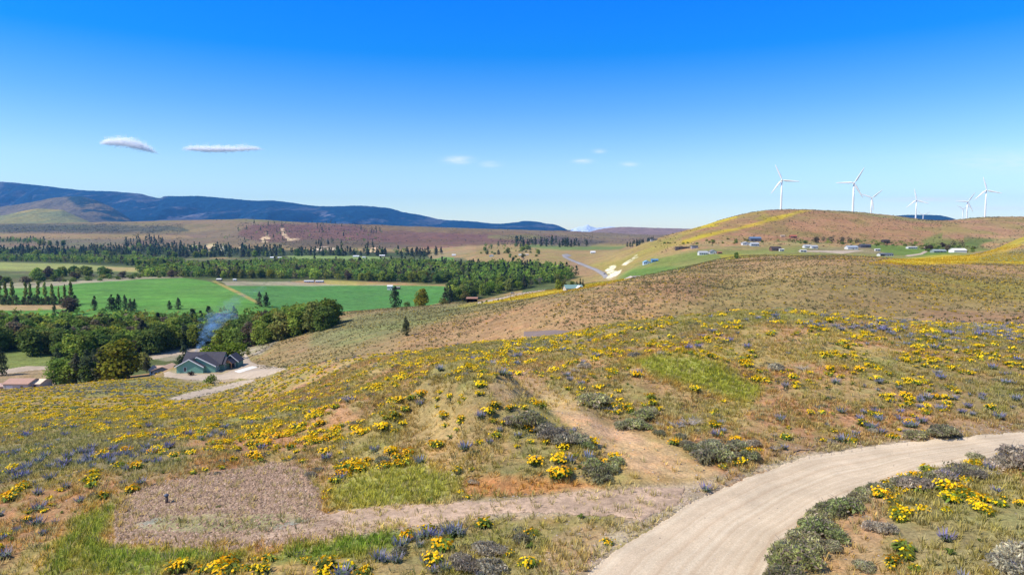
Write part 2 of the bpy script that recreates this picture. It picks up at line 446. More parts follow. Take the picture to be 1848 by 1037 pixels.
# relief noise
valley = (np.abs(ZG + 71) < 2.5) & (YY > 320)
U0, V0 = project(XX, YY, ZG + CZ)
wn_near = 1 - sstep(120, 400, YY)
relief = (noise(XX, YY, 7.0, 3, 3) - 0.5) * 0.55 + (noise(XX, YY, 1.3, 9, 2) - 0.5) * 0.13
ROAD = [(1000,1180),(1060,1037),(1110,990),(1172,953),(1250,904),(1282,890),(1347,858),(1444,828),(1574,807),(1703,795),(1848,779),(2100,760),(2400,745),(2400,780),(2100,796),(1848,815),(1760,830),(1690,841),(1640,850),(1610,866),(1541,889),(1490,915),(1454,942),(1412,973),(1379,1037),(1340,1180)]
TRACK = [(578,929),(648,921),(747,914),(800,907),(949,897),(1073,888),(1140,882),(1235,880),(1230,905),(1160,945),(1122,935),(1000,930),(899,931),(825,941),(740,952),(618,964),(539,972),(440,984),(400,975),(470,958),(560,940)]
PAD = [(198,943),(206,909),(218,896),(273,879),(335,864),(450,847),(492,838),(539,844),(554,864),(578,896),(578,926),(600,940),(618,963),(539,973),(474,983),(400,986),(310,981),(260,976),(181,976),(203,958)]
PATH = [(960,710),(998,745),(1035,774),(1076,797),(1122,829),(1163,860),(1200,884),(1240,884),(1300,852),(1264,831),(1206,803),(1148,779),(1090,762),(1047,730),(1018,710),(989,687),(950,676),(900,684),(885,705),(905,722)]
flat = np.zeros_like(ZG)
nearmask = YY < 60
for pl in (ROAD, TRACK, PAD):
    sd = np.full(ZG.shape, -99.0)
    sd[nearmask] = poly_sd(pl, U0[nearmask], V0[nearmask])
    flat = np.maximum(flat, sstep(-14, 4, sd))
ZG += relief * wn_near * (1 - 0.93 * flat)
mid = sstep(120, 260, YY) * (1 - sstep(1600, 2600, YY)) * (~valley)
ZG += mid * ((noise(XX, YY, 70, 21, 4) - 0.5) * 3.2 + (noise(XX, YY, 14, 25, 2) - 0.5) * 0.7)
farm = sstep(2300, 2900, YY) * (1 - sstep(5000, 7000, YY))
gul = np.abs(noise(XX * 1.6, YY * 0.5, 260, 31, 4) - 0.5) * 2
ZG -= farm * (0.5 - gul) * 16 * sstep(-55, -20, ZG) * (1 - 0.75 * sstep(3900, 4100, YY))
ZG += farm * (noise(XX, YY, 60, 33, 3) - 0.5) * 6 * (1 - 0.6 * sstep(3800, 4100, YY))
# road cut: a low bank on the inside of the bend and above the track
sdr = np.full(ZG.shape, -99.0); sdr[nearmask] = poly_sd(ROAD, U0[nearmask], V0[nearmask])
inner = (U0 > 1380) & (V0 > 806) & nearmask & (sdr < 0)
ZG += np.where(inner, sstep(4, 60, -sdr) * 0.9, 0)
ZG -= np.where(sdr > 0, 0.05, 0)
sdt = np.full(ZG.shape, -99.0); sdt[nearmask] = poly_sd(TRACK, U0[nearmask], V0[nearmask])
CUT = [(830,858),(1030,866),(1060,884),(950,895),(830,892)]
bank = nearmask & (V0 < 900) & (U0 > 800) & (U0 < 1110)
ZG += np.where(bank, sstep(872, 858, V0 + (noise(XX, YY, 0.9, 77, 2) - 0.5) * 8) * 0.5 * sstep(800, 850, U0) * sstep(1110, 1040, U0), 0)
# the bare nose and the knoll beside the sandy path, with steep worn sides
for (bu, bv, rx, ry, hh, an) in ((850, 765, 4.2, 8.5, 1.5, 0.12), (905, 830, 4.5, 3.2, 0.55, 0.0), (745, 760, 2.6, 6.5, 0.95, -0.35), (640, 735, 4.0, 6.0, 0.8, -0.3), (1190, 735, 5.5, 6.0, 0.7, 0.0)):
    qy = math.exp(float(np.interp(bv, [700, 1037], [math.log(60), math.log(26)]))); bx = q_of(bu, bv) * qy
    dx = (XX - bx) * math.cos(an) + (YY - qy) * math.sin(an); dy = -(XX - bx) * math.sin(an) + (YY - qy) * math.cos(an)
    rr = np.sqrt((dx / rx) ** 2 + (dy / ry) ** 2) + (noise(XX, YY, 2.6, 91, 3) - 0.5) * 0.35
    ZG += hh * 1.4 * (1 - sstep(0.35, 1.2, rr)) * (1 - flat)
# grassy mound
ZG += 1.1 * np.exp(-(((U0 - 1255) / 85) ** 2 + ((V0 - 672) / 24) ** 2)) * (YY < 100)
# green house pad and the road behind it
flatten(-121, 277, 22, 22, -55.0, 0.3)

def ground(x, y):
    """height (world) of the terrain at x, y"""
    x = np.asarray(x, float); y = np.asarray(y, float)
    fy = (np.log(np.maximum(y, 5.01)) - math.log(5.0)) / (math.log(17500.0) - math.log(5.0)) * (NR - 1)
    fq = np.interp(x / y, QG, np.arange(NQ))
    i = np.clip(fy.astype(int), 0, NR - 2); j = np.clip(fq.astype(int), 0, NQ - 2)
    a = np.clip(fy - i, 0, 1); b = np.clip(fq - j, 0, 1)
    return CZ + (ZG[i, j] * (1-a) * (1-b) + ZG[i+1, j] * a * (1-b) + ZG[i, j+1] * (1-a) * b + ZG[i+1, j+1] * a * b)

def hit(u, v, ymin=5.0):
    """where the sight line through (u, v) meets the ground beyond ymin"""
    q = q_of(u, v); t = tanv(v)
    ys = np.exp(np.linspace(math.log(max(ymin, 5.0)), math.log(16000), 4000))
    g = ground(q * ys, ys) - CZ
    ok = np.nonzero(g >= ys * t)[0]
    y = ys[ok[0]] if len(ok) else 16000.0
    return (q * y, y, float(ground(q * y, y)))

def at_depth(u, v, y):
    q = q_of(u, v)
    return (q * y, y, float(ground(q * y, y)))

# ------------------------------------------------------------------ ground cover
ZW = ZG + CZ
UU, VV = project(XX, YY, ZW)
JN = (noise(XX, YY, 6.0, 51, 4) - 0.5) + (noise(XX, YY, 1.4, 58, 4) - 0.5) * 0.8                      # ragged edges, metres-sized close by
JF = (noise(XX, YY, 40.0, 52, 4) - 0.5)
JJ = np.where(YY < 120, JN, JF)
COL = np.zeros((NR, NQ, 3))
def fillc(mask, c):
    COL[mask] = c
def blend(w, c):
    w = w[..., None]
    COL[:] = COL * (1 - w) + np.asarray(c) * w
n_a = noise(XX, YY, 22, 61, 4); n_b = noise(XX, YY, 5, 62, 4); n_c = noise(XX, YY, 120, 63, 4); n_d = noise(XX, YY, 1.1, 64, 3)
SOIL = (0.37, 0.20, 0.11); DRY = (0.36, 0.245, 0.105); GRN = (0.16, 0.19, 0.05); OLIVE = (0.23, 0.20, 0.085)
GREY = (0.33, 0.27, 0.215)
# everything starts as dry hillside
COL[:] = DRY
blend(sstep(0.40, 0.60, n_b), SOIL)
blend(sstep(0.42, 0.62, n_a) * 0.65, OLIVE)
blend(sstep(0.5, 0.66, n_d) * 0.5 * (YY < 200), (0.22, 0.21, 0.075))

_u32, _v32 = UU, VV
def paint(poly, c, soft=6, jit=8, ymin=0, ymax=1e9, s=1.0, holes=0):
    p = np.asarray(poly, float)
    g = soft + jit * 0.5 + 2
    m = (UU > p[:, 0].min() - g) & (UU < p[:, 0].max() + g) & (VV > p[:, 1].min() - g) & (VV < p[:, 1].max() + g) & (YY > ymin) & (YY < ymax)
    if not m.any(): return None
    sd = poly_sd(p, UU[m], VV[m]) + JJ[m] * jit
    w = sstep(-soft, soft, sd) * s
    if holes: w = w * sstep(0.33, 0.47, noise(XX[m], YY[m] * 0.5, holes, 88, 3))
    W = np.zeros(ZG.shape); W[m] = w
    blend(W, c)
    return W

# --- the mid hills
BROWN = (0.33, 0.20, 0.10)
hillB = (YY > 120) & (YY < 520) & (UU > 640)
W = np.where(hillB, 1.0, 0.0) * sstep(130, 200, YY); blend(W * 0.75, BROWN)
blend(W * sstep(0.5, 0.66, noise(XX, YY, 60, 71, 4)) * 0.7, (0.20, 0.17, 0.07))
hillA = (YY > 225) & (YY < 620) & (UU > 440) & (UU < 960) & (VV < 668)
WA = hillA * sstep(0.38, 0.6, noise(XX, YY, 55, 72, 3)) * 0.8
paint([(455,665),(470,640),(520,612),(600,580),(700,563),(760,560),(735,600),(690,640),(560,660)], (0.27,0.185,0.095), 10, 20, 225, 620, 0.8)
paint([(560,590),(640,566),(760,556),(900,548),(820,575),(740,600),(650,625),(560,625)], (0.175,0.18,0.075), 12, 25, 225, 620, 0.8)
# right part of the brown hill: olive and yellow
paint([(1300,500),(1420,485),(1600,490),(1848,500),(1900,600),(1560,585),(1380,565),(1250,560)], (0.25,0.185,0.075), 20, 60, 120, 560, 0.7)
paint([(1580,510),(1700,505),(1900,505),(1900,560),(1700,545),(1620,530)], (0.30,0.215,0.06), 12, 60, 120, 560, 0.75)
paint([(1640,560),(1900,560),(1900,600),(1700,590)], (0.30,0.18,0.10), 10, 30, 120, 560, 0.8)
# yellow meadow behind the crest (with the shed)
paint([(830,552),(870,541),(950,528),(1040,513),(1110,504),(1135,505),(1060,520),(1000,531),(930,549),(870,558)], (0.31,0.25,0.06), 4, 8, 400, 700, 0.9)
paint([(868,545),(960,529),(1030,518),(1000,529),(930,541),(880,548)], (0.46,0.34,0.02), 2.5, 6, 400, 700, 0.85)
paint([(1040,516),(1100,503),(1140,502),(1090,515)], (0.36,0.33,0.03), 2, 5, 400, 700, 0.8)
# bench with the houses
paint([(1110,505),(1130,480),(1180,460),(1260,450),(1400,445),(1560,445),(1700,450),(1760,455),(1740,470),(1560,475),(1400,463),(1300,478),(1180,498)], (0.20,0.21,0.06), 5, 12, 560, 1000, 0.85)
paint([(1115,503),(1140,486),(1200,480),(1280,478),(1200,494)], (0.11,0.19,0.04), 4, 8, 560, 900, 0.8)
paint([(1150,478),(1180,463),(1260,455),(1340,458),(1340,468),(1230,474)], (0.17,0.20,0.05), 4, 8, 560, 1000, 0.8)
paint([(1300,462),(1420,458),(1560,463),(1600,472),(1500,470),(1400,466),(1320,474)], (0.33,0.27,0.03), 2.5, 8, 520, 900, 0.8)
paint([(1560,476),(1620,468),(1700,460),(1900,462),(1900,478),(1760,474),(1640,478)], (0.52,0.37,0.02), 3, 9, 380, 820, 0.9)
paint([(1440,455),(1480,447),(1560,446),(1640,455),(1560,458)], (0.27,0.19,0.13), 3, 6, 700, 1100, 0.7)
paint([(1400,436),(1470,432),(1560,437),(1640,442),(1760,447),(1800,432),(1740,424),(1720,436),(1640,433),(1500,428),(1400,430)], (0.085,0.13,0.03), 3, 8, 850, 1400, 0.85)
paint([(1560,443),(1640,441),(1720,444),(1740,455),(1660,462),(1600,458)], (0.11,0.18,0.03), 3, 7, 700, 1200, 0.85)
# the hill with the wind turbines behind it
hillT = (YY > 980) & (YY < 1800) & (UU > 1180) & (UU < 1740)
blend(hillT * 0.9, (0.32, 0.17, 0.09))
blend(hillT * sstep(0.52, 0.62, noise(XX, YY, 45, 73, 4)) * 0.5, (0.21, 0.165, 0.055))
paint([(1100,452),(1200,427),(1262,408),(1345,384),(1375,378),(1390,388),(1330,406),(1270,412),(1200,440),(1130,458)], (0.31,0.235,0.05), 4, 10, 980, 1800, 0.8)
paint([(1240,414),(1290,398),(1330,388),(1330,396),(1290,408)], (0.50,0.36,0.02), 2, 5, 980, 1800, 0.8)
paint([(1190,446),(1260,424),(1330,412),(1400,390),(1445,379),(1462,380),(1420,392),(1360,408),(1300,420),(1240,440)], (0.44,0.32,0.02), 3, 7, 930, 1800, 0.85)
paint([(1290,404),(1330,393),(1390,381),(1350,400),(1310,410)], (0.27,0.15,0.09), 2, 4, 980, 1800, 0.7)
paint([(1450,378),(1520,381),(1620,391),(1700,401),(1640,397),(1540,386)], (0.20,0.19,0.07), 1.5, 3, 980, 1800, 0.7)
# gully and nose on the right
paint([(1660,436),(1700,420),(1720,430),(1790,452),(1750,470),(1700,455)], (0.14,0.17,0.04), 4, 8, 850, 1500, 0.8)
paint([(1740,478),(1790,448),(1848,424),(1960,400),(1960,440),(1848,440),(1790,470)], (0.40,0.29,0.03), 4, 12, 470, 800, 0.75)
paint([(1760,474),(1800,452),(1900,450),(1900,476)], (0.20,0.19,0.075), 4, 12, 470, 800, 0.85)
hillR = (YY > 1000) & (YY < 2400) & (UU > 1700)
blend(hillR * sstep(1050, 1150, YY) * 0.85, (0.33, 0.185, 0.105))
blend(hillR * sstep(0.5, 0.6, noise(XX * 1.0, YY * 0.4, 60, 74, 3)) * 0.5, (0.25, 0.20, 0.06))
# --- the valley slope with the highway
slopeH = (YY > 850) & (YY < 3000) & (UU > 860) & (UU < 1230)
blend(slopeH * 0.7, (0.29, 0.205, 0.085))
paint([(1060,478),(1120,468),(1180,440),(1230,425),(1200,452),(1140,480),(1090,490)], (0.28,0.22,0.06), 4, 8, 850, 2200, 0.8)
paint([(940,445),(1020,452),(1120,450),(1130,444),(1040,444),(960,440)], (0.12,0.19,0.05), 2, 4, 1500, 3200, 0.8)
paint([(1030,470),(1090,490),(1060,498),(1000,488)], (0.29,0.18,0.10), 4, 6, 850, 1700, 0.8)
# --- valley floor
VAL = (YY > 290) & (YY < 2500) & (np.abs(ZG + 71) < 3.5)
blend(VAL * 1.0, (0.10, 0.115, 0.045))
blend(VAL * sstep(0.5, 0.65, n_c) * 0.6, (0.17, 0.15, 0.075))
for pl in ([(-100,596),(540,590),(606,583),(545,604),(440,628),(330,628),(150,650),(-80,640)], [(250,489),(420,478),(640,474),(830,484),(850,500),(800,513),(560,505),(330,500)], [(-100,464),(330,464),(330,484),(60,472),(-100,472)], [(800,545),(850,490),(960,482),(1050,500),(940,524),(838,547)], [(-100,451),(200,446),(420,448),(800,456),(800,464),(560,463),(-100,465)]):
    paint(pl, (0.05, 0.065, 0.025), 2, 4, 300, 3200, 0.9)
FIELD = [(-200,560),(-200,522),(20,518),(140,510),(230,504),(330,501.5),(372,506),(400,515),(560,514),(700,515),(800,516),(838,523),(800,545),(700,566),(640,576),(560,590),(300,600),(60,598),(0,560)]
paint(FIELD, (0.105, 0.23, 0.045), 1.2, 1.5, 560, 1300, 1.0)
paint([(404,516),(560,515.5),(700,516),(800,517),(836,523),(800,545),(640,576),(560,585),(470,545)], (0.085, 0.205, 0.052), 1, 1, 560, 1300, 1.0)
for vb in (521, 529, 538, 547, 556):
    paint([(100, vb), (820, vb + 3), (820, vb + 4), (100, vb + 1)], (0.085, 0.20, 0.05), 1, 3, 560, 1300, 0.35)
paint([(382,507),(390,507),(440,530),(468,545),(474,551),(458,545),(410,521)], (0.33,0.26,0.08), 0.8, 0.5, 560, 1300, 0.9)
paint([(-200,549),(120,549),(140,556),(60,560),(-200,560)], (0.36,0.25,0.13), 1, 1, 560, 1300, 1.0)
paint([(-100,521),(60,519),(150,511),(250,504),(330,501),(330,498),(240,500),(120,506),(0,512),(-100,516)], (0.34,0.28,0.20), 1, 3, 560, 1300, 0.9)
paint([(-200,473),(0,473),(120,476),(220,481),(268,485),(250,491),(180,490),(80,489),(-200,486)], (0.27,0.28,0.09), 1, 2, 1000, 2100, 0.95)
paint([(190,481),(265,484),(268,487),(240,490),(190,488)], (0.40,0.30,0.13), 1, 1, 1000, 2100, 0.9)
paint([(-200,438),(0,438),(60,441),(100,446),(60,449),(-200,450)], (0.17,0.24,0.07), 1, 2, 1800, 3400, 0.9)
paint([(515,461),(560,461),(650,462),(705,465),(715,472),(640,475),(560,474),(530,469)], (0.20,0.27,0.08), 1, 2, 1500, 2800, 0.95)
paint([(400,508),(520,508),(560,512),(700,514),(560,516),(410,515)], (0.35,0.29,0.21), 1, 2, 600, 1300, 0.8)
paint([(580,505),(640,507),(690,512),(640,515),(590,513)], (0.38,0.32,0.08), 1, 2, 600, 1300, 0.6)
paint([(770,458),(820,452),(860,452),(820,462),(780,470)], (0.34,0.24,0.13), 1, 2, 1300, 2800, 0.9)
paint([(770,470),(800,463),(820,464),(815,474),(790,476)], (0.13,0.24,0.05), 1, 2, 1200, 2800, 0.9)
# clearing, road and yards behind the left slope
paint([(-100,640),(0,640),(60,632),(90,640),(95,660),(60,668),(-100,668)], (0.17,0.19,0.06), 2, 4, 290, 560, 0.9)
paint([(-100,668),(0,672),(90,662),(100,672),(100,700),(60,715),(-100,712)], (0.33,0.22,0.14), 2, 3, 280, 560, 0.95)
paint([(255,640),(300,628),(460,615),(500,612),(520,600),(470,640),(430,640),(300,650)], (0.30,0.25,0.19), 2, 5, 300, 560, 0.9)
# --- the far terraces and the plateau
FARM = YY > 2400
blend(FARM * sstep(2400, 2700, YY), (0.24, 0.165, 0.10))
paint([(-200,398),(200,397),(330,394),(480,392),(560,400),(480,408),(380,416),(300,420),(200,414),(-200,414)], (0.285,0.20,0.10), 2, 5, 2500, 9000, 0.9)
paint([(-200,404),(300,402),(420,404),(330,412),(-200,411)], (0.25,0.19,0.085), 1.5, 6, 2500, 9000, 0.7)
paint([(330,394),(470,391),(560,398),(520,402),(430,399)], (0.22,0.20,0.08), 1.5, 4, 2500, 9000, 0.7)
paint([(-200,405),(120,404),(320,409),(340,417),(230,420),(-200,420)], (0.10,0.10,0.07), 2, 10, 2500, 5000, 0.85)
paint([(-200,421),(100,421),(330,424),(350,429),(270,432),(120,431),(-200,430)], (0.35,0.24,0.11), 1.5, 3, 2400, 5000, 0.9)
paint([(-200,431),(120,432),(250,431),(230,440),(120,446),(60,438),(-200,438)], (0.20,0.17,0.10), 1.5, 6, 2300, 5000, 0.8)
paint([(440,408),(500,403),(620,405),(800,411),(920,418),(1040,428),(1000,440),(880,440),(760,448),(600,448),(480,438),(430,425)], (0.20,0.10,0.075), 3, 12, 2300, 5000, 0.9)
paint([(480,440),(560,430),(700,436),(760,446),(700,450),(560,450)], (0.15,0.12,0.07), 3, 12, 2000, 5000, 0.7)
paint([(640,406),(760,410),(900,416),(1000,424),(930,424),(800,420),(660,414)], (0.26,0.18,0.075), 2, 5, 2300, 5000, 0.7)
paint([(880,424),(960,424),(1000,430),(940,434),(880,430)], (0.22,0.20,0.07), 2, 4, 2000, 5000, 0.7)
paint([(950,432),(1010,426),(1100,436),(1060,444),(980,444)], (0.13,0.10,0.085), 2, 8, 2000, 5000, 0.8)
paint([(1000,419),(1100,420),(1180,424),(1160,430),(1080,430),(1010,426)], (0.23,0.17,0.09), 2, 4, 2500, 9000, 0.8)
# pale cliffs
COL[FARM] *= 0.78
COL[FARM] = np.clip(COL[FARM], 0, 1)
Fn = (YY > 560) & (YY < 1400) & (np.abs(ZG + 71) < 3.5)
COL[Fn] *= (0.72 + 0.56 * noise(XX, YY * 2.5, 45, 66, 4))[Fn][:, None]
CLIFF = (0.62, 0.44, 0.27)
for pl, c in (([(470,431),(474,422),(481,420),(487,430),(484,436),(474,437)], CLIFF), ([(507,413),(511,412),(516,424),(524,430),(543,430),(541,433),(520,433),(512,427)], CLIFF),
              ([(335,449),(342,443),(350,441),(362,445),(365,453),(340,453)], (0.58,0.40,0.28)), ([(372,443),(381,437),(388,441),(391,450),(376,452)], CLIFF), ([(392,446),(403,445),(406,452),(396,453)], (0.7,0.6,0.5)),
              ([(560,449),(585,446),(606,447),(607,451),(560,452)], (0.72,0.55,0.42)), ([(655,455),(668,449),(676,446),(682,451),(680,456)], (0.68,0.45,0.28)), ([(222,443),(230,441),(233,446),(226,449)], (0.5,0.32,0.22)),
              ([(430,447),(436,445),(440,449),(432,451)], CLIFF)):
    paint(pl, c, 1.5, 7, 1900, 5000, 0.9, 38)
# pale rock beside the highway
for pl in ([(1093,500),(1094,488),(1102,481),(1110,480),(1108,487),(1116,489),(1110,496),(1104,502),(1098,504)], [(1112,490),(1121,486),(1119,493),(1108,500)], [(1124,478),(1134,470),(1143,464),(1149,459),(1150,463),(1141,470),(1130,478)]):
    paint(pl, (0.74, 0.64, 0.50), 1.0, 6, 600, 1500, 0.95, 7)
# --- close to the drone
NEARY = 60
paint([(0,1060),(60,1037),(140,925),(200,902),(230,890),(215,930),(185,975),(260,988),(480,993),(620,970),(690,950),(745,955),(700,990),(640,1012),(500,1010),(300,1028),(290,1060)], (0.20, 0.235, 0.055), 16, 40, 0, NEARY, 0.9)
paint([(100,1037),(130,985),(175,925),(150,1000),(200,1037)], (0.27,0.20,0.08), 10, 20, 0, NEARY, 0.6)
paint([(150,985),(260,1000),(560,1000),(660,960),(730,955),(690,980),(560,1010),(300,1015)], (0.13, 0.21, 0.035), 8, 30, 0, NEARY, 0.6)
paint([(600,870),(640,850),(760,830),(820,850),(830,880),(790,905),(640,918),(590,915)], (0.28, 0.27, 0.08), 18, 44, 0, NEARY, 0.75)
paint([(770,850),(780,770),(800,740),(815,800),(810,860)], (0.33,0.24,0.10), 8, 16, 0, NEARY, 0.7)
paint([(690,820),(740,750),(790,735),(800,760),(770,800),(740,840)], (0.34,0.215,0.12), 10, 20, 0, NEARY, 0.7)
paint([(300,905),(180,1010),(300,930)], (0.3,0.2,0.1), 10, 20, 0, NEARY, 0.4)
paint([(500,845),(560,815),(600,825),(600,870),(560,865)], (0.36,0.215,0.14), 6, 14, 0, NEARY, 0.8)
paint([(640,740),(700,700),(760,690),(740,750),(650,780)], (0.30,0.20,0.10), 10, 24, 0, 90, 0.5)
paint([(1125,650),(1180,640),(1290,652),(1340,680),(1375,700),(1350,722),(1300,712),(1240,700),(1190,682)], (0.25, 0.255, 0.06), 12, 26, 0, NEARY + 20, 0.85)
paint([(1150,660),(1190,690),(1240,708),(1300,722),(1240,725),(1180,700),(1140,680)], (0.37,0.22,0.12), 6, 12, 0, 90, 0.85)
paint([(1300,850),(1360,820),(1500,790),(1700,765),(1848,745),(1848,775),(1700,790),(1570,805),(1440,826),(1345,856),(1280,890)], (0.33,0.20,0.12), 8, 16, 0, NEARY, 0.9)
paint([(1230,905),(1290,875),(1380,835),(1500,810),(1640,795),(1640,801),(1500,822),(1360,858),(1260,905)], (0.42,0.33,0.25), 4, 10, 0, NEARY, 0.7)
paint([(840,895),(835,866),(880,858),(960,860),(1060,872),(1100,880),(1060,888),(930,897)], (0.42,0.205,0.085), 5, 10, 0, NEARY, 0.95)
paint([p for p in PATH if p[1] > 735] + [(1040, 735), (985, 730)], (0.58,0.365,0.195), 6, 22, 0, 95, 1.0)
paint(PATH, (0.48,0.30,0.17), 14, 44, 0, 95, 0.7)
paint([(1130,850),(1230,860),(1290,860),(1240,890),(1150,882)], (0.36,0.24,0.10), 8, 20, 0, NEARY, 0.7)
paint([(700,745),(760,700),(840,690),(900,720),(930,800),(900,850),(830,850),(740,800)], (0.35,0.215,0.11), 16, 60, 0, NEARY + 20, 0.6)
paint([(760,800),(780,735),(815,730),(835,790),(830,850),(790,850)], (0.40,0.255,0.13), 8, 30, 0, NEARY, 0.7)
paint([(870,660),(960,660),(990,690),(960,720),(890,725)], (0.37,0.23,0.14), 10, 20, 0, 110, 0.6)
# track shoulder, grey gravel and dry litter
paint([(560,940),(700,925),(800,905),(1000,890),(1180,876),(1260,870),(1290,850),(1330,850),(1250,915),(1180,955),(1110,995),(1060,1040),(990,1040),(1040,985),(1120,930),(1000,936),(860,944),(700,960),(560,975)], (0.42,0.315,0.225), 8, 22, 0, NEARY, 0.85)
paint([(960,1037),(990,960),(1060,935),(1110,945),(1080,990),(1050,1037)], (0.36,0.235,0.13), 8, 24, 0, NEARY, 0.8)
paint(PAD, (0.38, 0.265, 0.185), 7, 22, 0, NEARY, 1.0)
paint([(225,945),(300,930),(400,925),(520,925),(560,945),(480,965),(340,965),(250,960)], (0.27,0.225,0.13), 8, 30, 0, NEARY, 0.8)
paint([(225,945),(285,930),(300,940),(250,955)], (0.29,0.27,0.27), 5, 14, 0, NEARY, 0.8)
paint([(400,985),(470,958),(520,940),(560,935),(540,960),(480,978)], (0.29,0.28,0.28), 5, 14, 0, NEARY, 0.8)
paint([(205,905),(222,895),(260,893),(340,900),(330,915),(260,915),(230,912)], (0.46,0.33,0.215), 5, 12, 0, NEARY, 0.9)
# bank inside the bend
paint([(1390,1037),(1440,975),(1520,930),(1580,890),(1640,870),(1600,930),(1590,1037)], (0.36,0.215,0.125), 10, 20, 0, NEARY, 0.9)
paint([(1600,890),(1700,860),(1848,850),(1900,1037),(1640,1037),(1610,960)], (0.27,0.215,0.11), 10, 30, 0, NEARY, 0.7)
# house yard and drives are sheets of their own further down
HY = (YY > 150) & (YY < 330)
paint([(290,672),(330,664),(460,655),(470,680),(420,692),(340,688)], (0.36,0.27,0.19), 3, 4, 200, 330, 0.9)
paint([(180,690),(300,676),(330,690),(300,705),(150,712)], (0.20,0.19,0.07), 6, 12, 130, 330, 0.6)
paint([(0,810),(120,780),(250,790),(330,800),(350,850),(240,870),(60,860),(-50,900),(-50,820)], (0.20,0.185,0.10), 15, 60, 0, 90, 0.75)
paint([(-50,720),(150,700),(320,690),(430,700),(300,740),(150,770),(-50,790)], (0.30,0.235,0.085), 15, 60, 60, 300, 0.6)
COL = np.clip(COL, 0.005, 0.9)

def grid_mesh(name, cellmask, mat, lift=None):
    """the grid cells picked by cellmask as one sheet"""
    ii, jj = np.nonzero(cellmask)
    a = ii * NQ + jj
    f = np.stack([a, a + 1, a + NQ + 1, a + NQ], 1)
    uq, inv = np.unique(f, return_inverse=True)
    f = inv.reshape(f.shape)
    v = np.stack([XX.ravel()[uq], YY.ravel()[uq], ZW.ravel()[uq]], 1)
    if lift is not None: v[:, 2] += lift(v[:, 1])
    return mesh_np(name, v, f, mat, COL.reshape(-1, 3)[uq], smooth=True)

CI = np.arange(NR - 1)[:, None] * np.ones((1, NQ - 1), int)
yc_ = YG[:-1][:, None] * np.ones((1, NQ - 1))
kc = KG[:-1, :-1]
near_c = kc < 7.0
mid_c = (kc >= 7.0) & (yc_ < 1750) & (kc < 16)
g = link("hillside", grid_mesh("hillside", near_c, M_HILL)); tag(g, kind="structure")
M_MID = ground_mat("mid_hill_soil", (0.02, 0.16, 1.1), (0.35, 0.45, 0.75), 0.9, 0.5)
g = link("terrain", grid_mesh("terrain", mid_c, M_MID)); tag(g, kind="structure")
g = link("plateau_hills", grid_mesh("plateau_hills", ~(near_c | mid_c), M_FAR)); tag(g, kind="structure")
# the ground carries on behind and beside the drone
skirt = MB()
yb = 5.0
x0, x1 = QG[0] * yb, QG[-1] * yb
skirt.add([(x0, yb, ZW[0, 0]), (x1, yb, ZW[0, -1]), (400, yb, 86), (400, -600, 84), (-400, -600, 84), (-400, yb, 84)], [(0, 5, 4, 3, 2, 1)])
sk = skirt.mesh("ground_behind", M_HILL)
at = sk.color_attributes.new("Col", 'FLOAT_COLOR', 'POINT')
for d in at.data: d.color = (0.3, 0.2, 0.1, 1)
tag(link("ground", sk), kind="structure")

# --- roads and other laid surfaces: sheets on top of the ground
def sheet(name, poly, mat, ymin, ymax, lift, jit=2.0, fine=2):
    uc = (UU[:-1, :-1] + UU[1:, 1:]) / 2; vc = (VV[:-1, :-1] + VV[1:, 1:]) / 2
    p = np.asarray(poly, float)
    m = (uc > p[:, 0].min() - jit) & (uc < p[:, 0].max() + jit) & (vc > p[:, 1].min() - 3 - jit) & (vc < p[:, 1].max() + 3 + jit) & (yc_ > ymin) & (yc_ < ymax)
    ii, jj = np.nonzero(m)
    i0, i1, j0, j1 = ii.min(), ii.max() + 1, jj.min(), jj.max() + 1
    yy = np.exp(np.interp(np.arange((i1 - i0) * fine + 1) / fine + i0, np.arange(NR), np.log(YG)))
    qq = np.interp(np.arange((j1 - j0) * fine + 1) / fine + j0, np.arange(NQ), QG)
    X2 = yy[:, None] * qq[None, :]; Y2 = np.repeat(yy[:, None], len(qq), 1)
    Z2 = ground(X2, Y2)
    u2, v2 = project(X2, Y2, Z2)
    sc = 6.0 if ymax < 120 else 40.0
    j2 = (noise(X2, Y2, sc, 51, 4) - 0.5) + (noise(X2, Y2, sc / 18, 57, 3) - 0.5) * 0.45
    sd = poly_sd(p, u2, v2) + j2 * jit
    sd = np.where((Y2 > ymin) & (Y2 < ymax), sd, -1)
    sc4 = (sd[:-1, :-1] + sd[1:, :-1] + sd[:-1, 1:] + sd[1:, 1:]) / 4
    ii, jj = np.nonzero(sc4 > 0)
    if not len(ii):
        print("EMPTY SHEET", name); return None
    nq = len(qq); a = ii * nq + jj
    f = np.stack([a, a + 1, a + nq + 1, a + nq], 1)
    uq, inv = np.unique(f, return_inverse=True)
    f = inv.reshape(f.shape)
    v = np.stack([X2.ravel()[uq], Y2.ravel()[uq], Z2.ravel()[uq]], 1)
    lf_ = lift(v[:, 1]) * np.clip(0.15 + sd.ravel()[uq] / 2.0, 0.15, 1)      # the edge feathers down onto the ground
    v[:, 2] += lf_
    o = link(name, mesh_np(name, v, f, mat, None, smooth=True))
    tag(o, kind="structure")
    return o

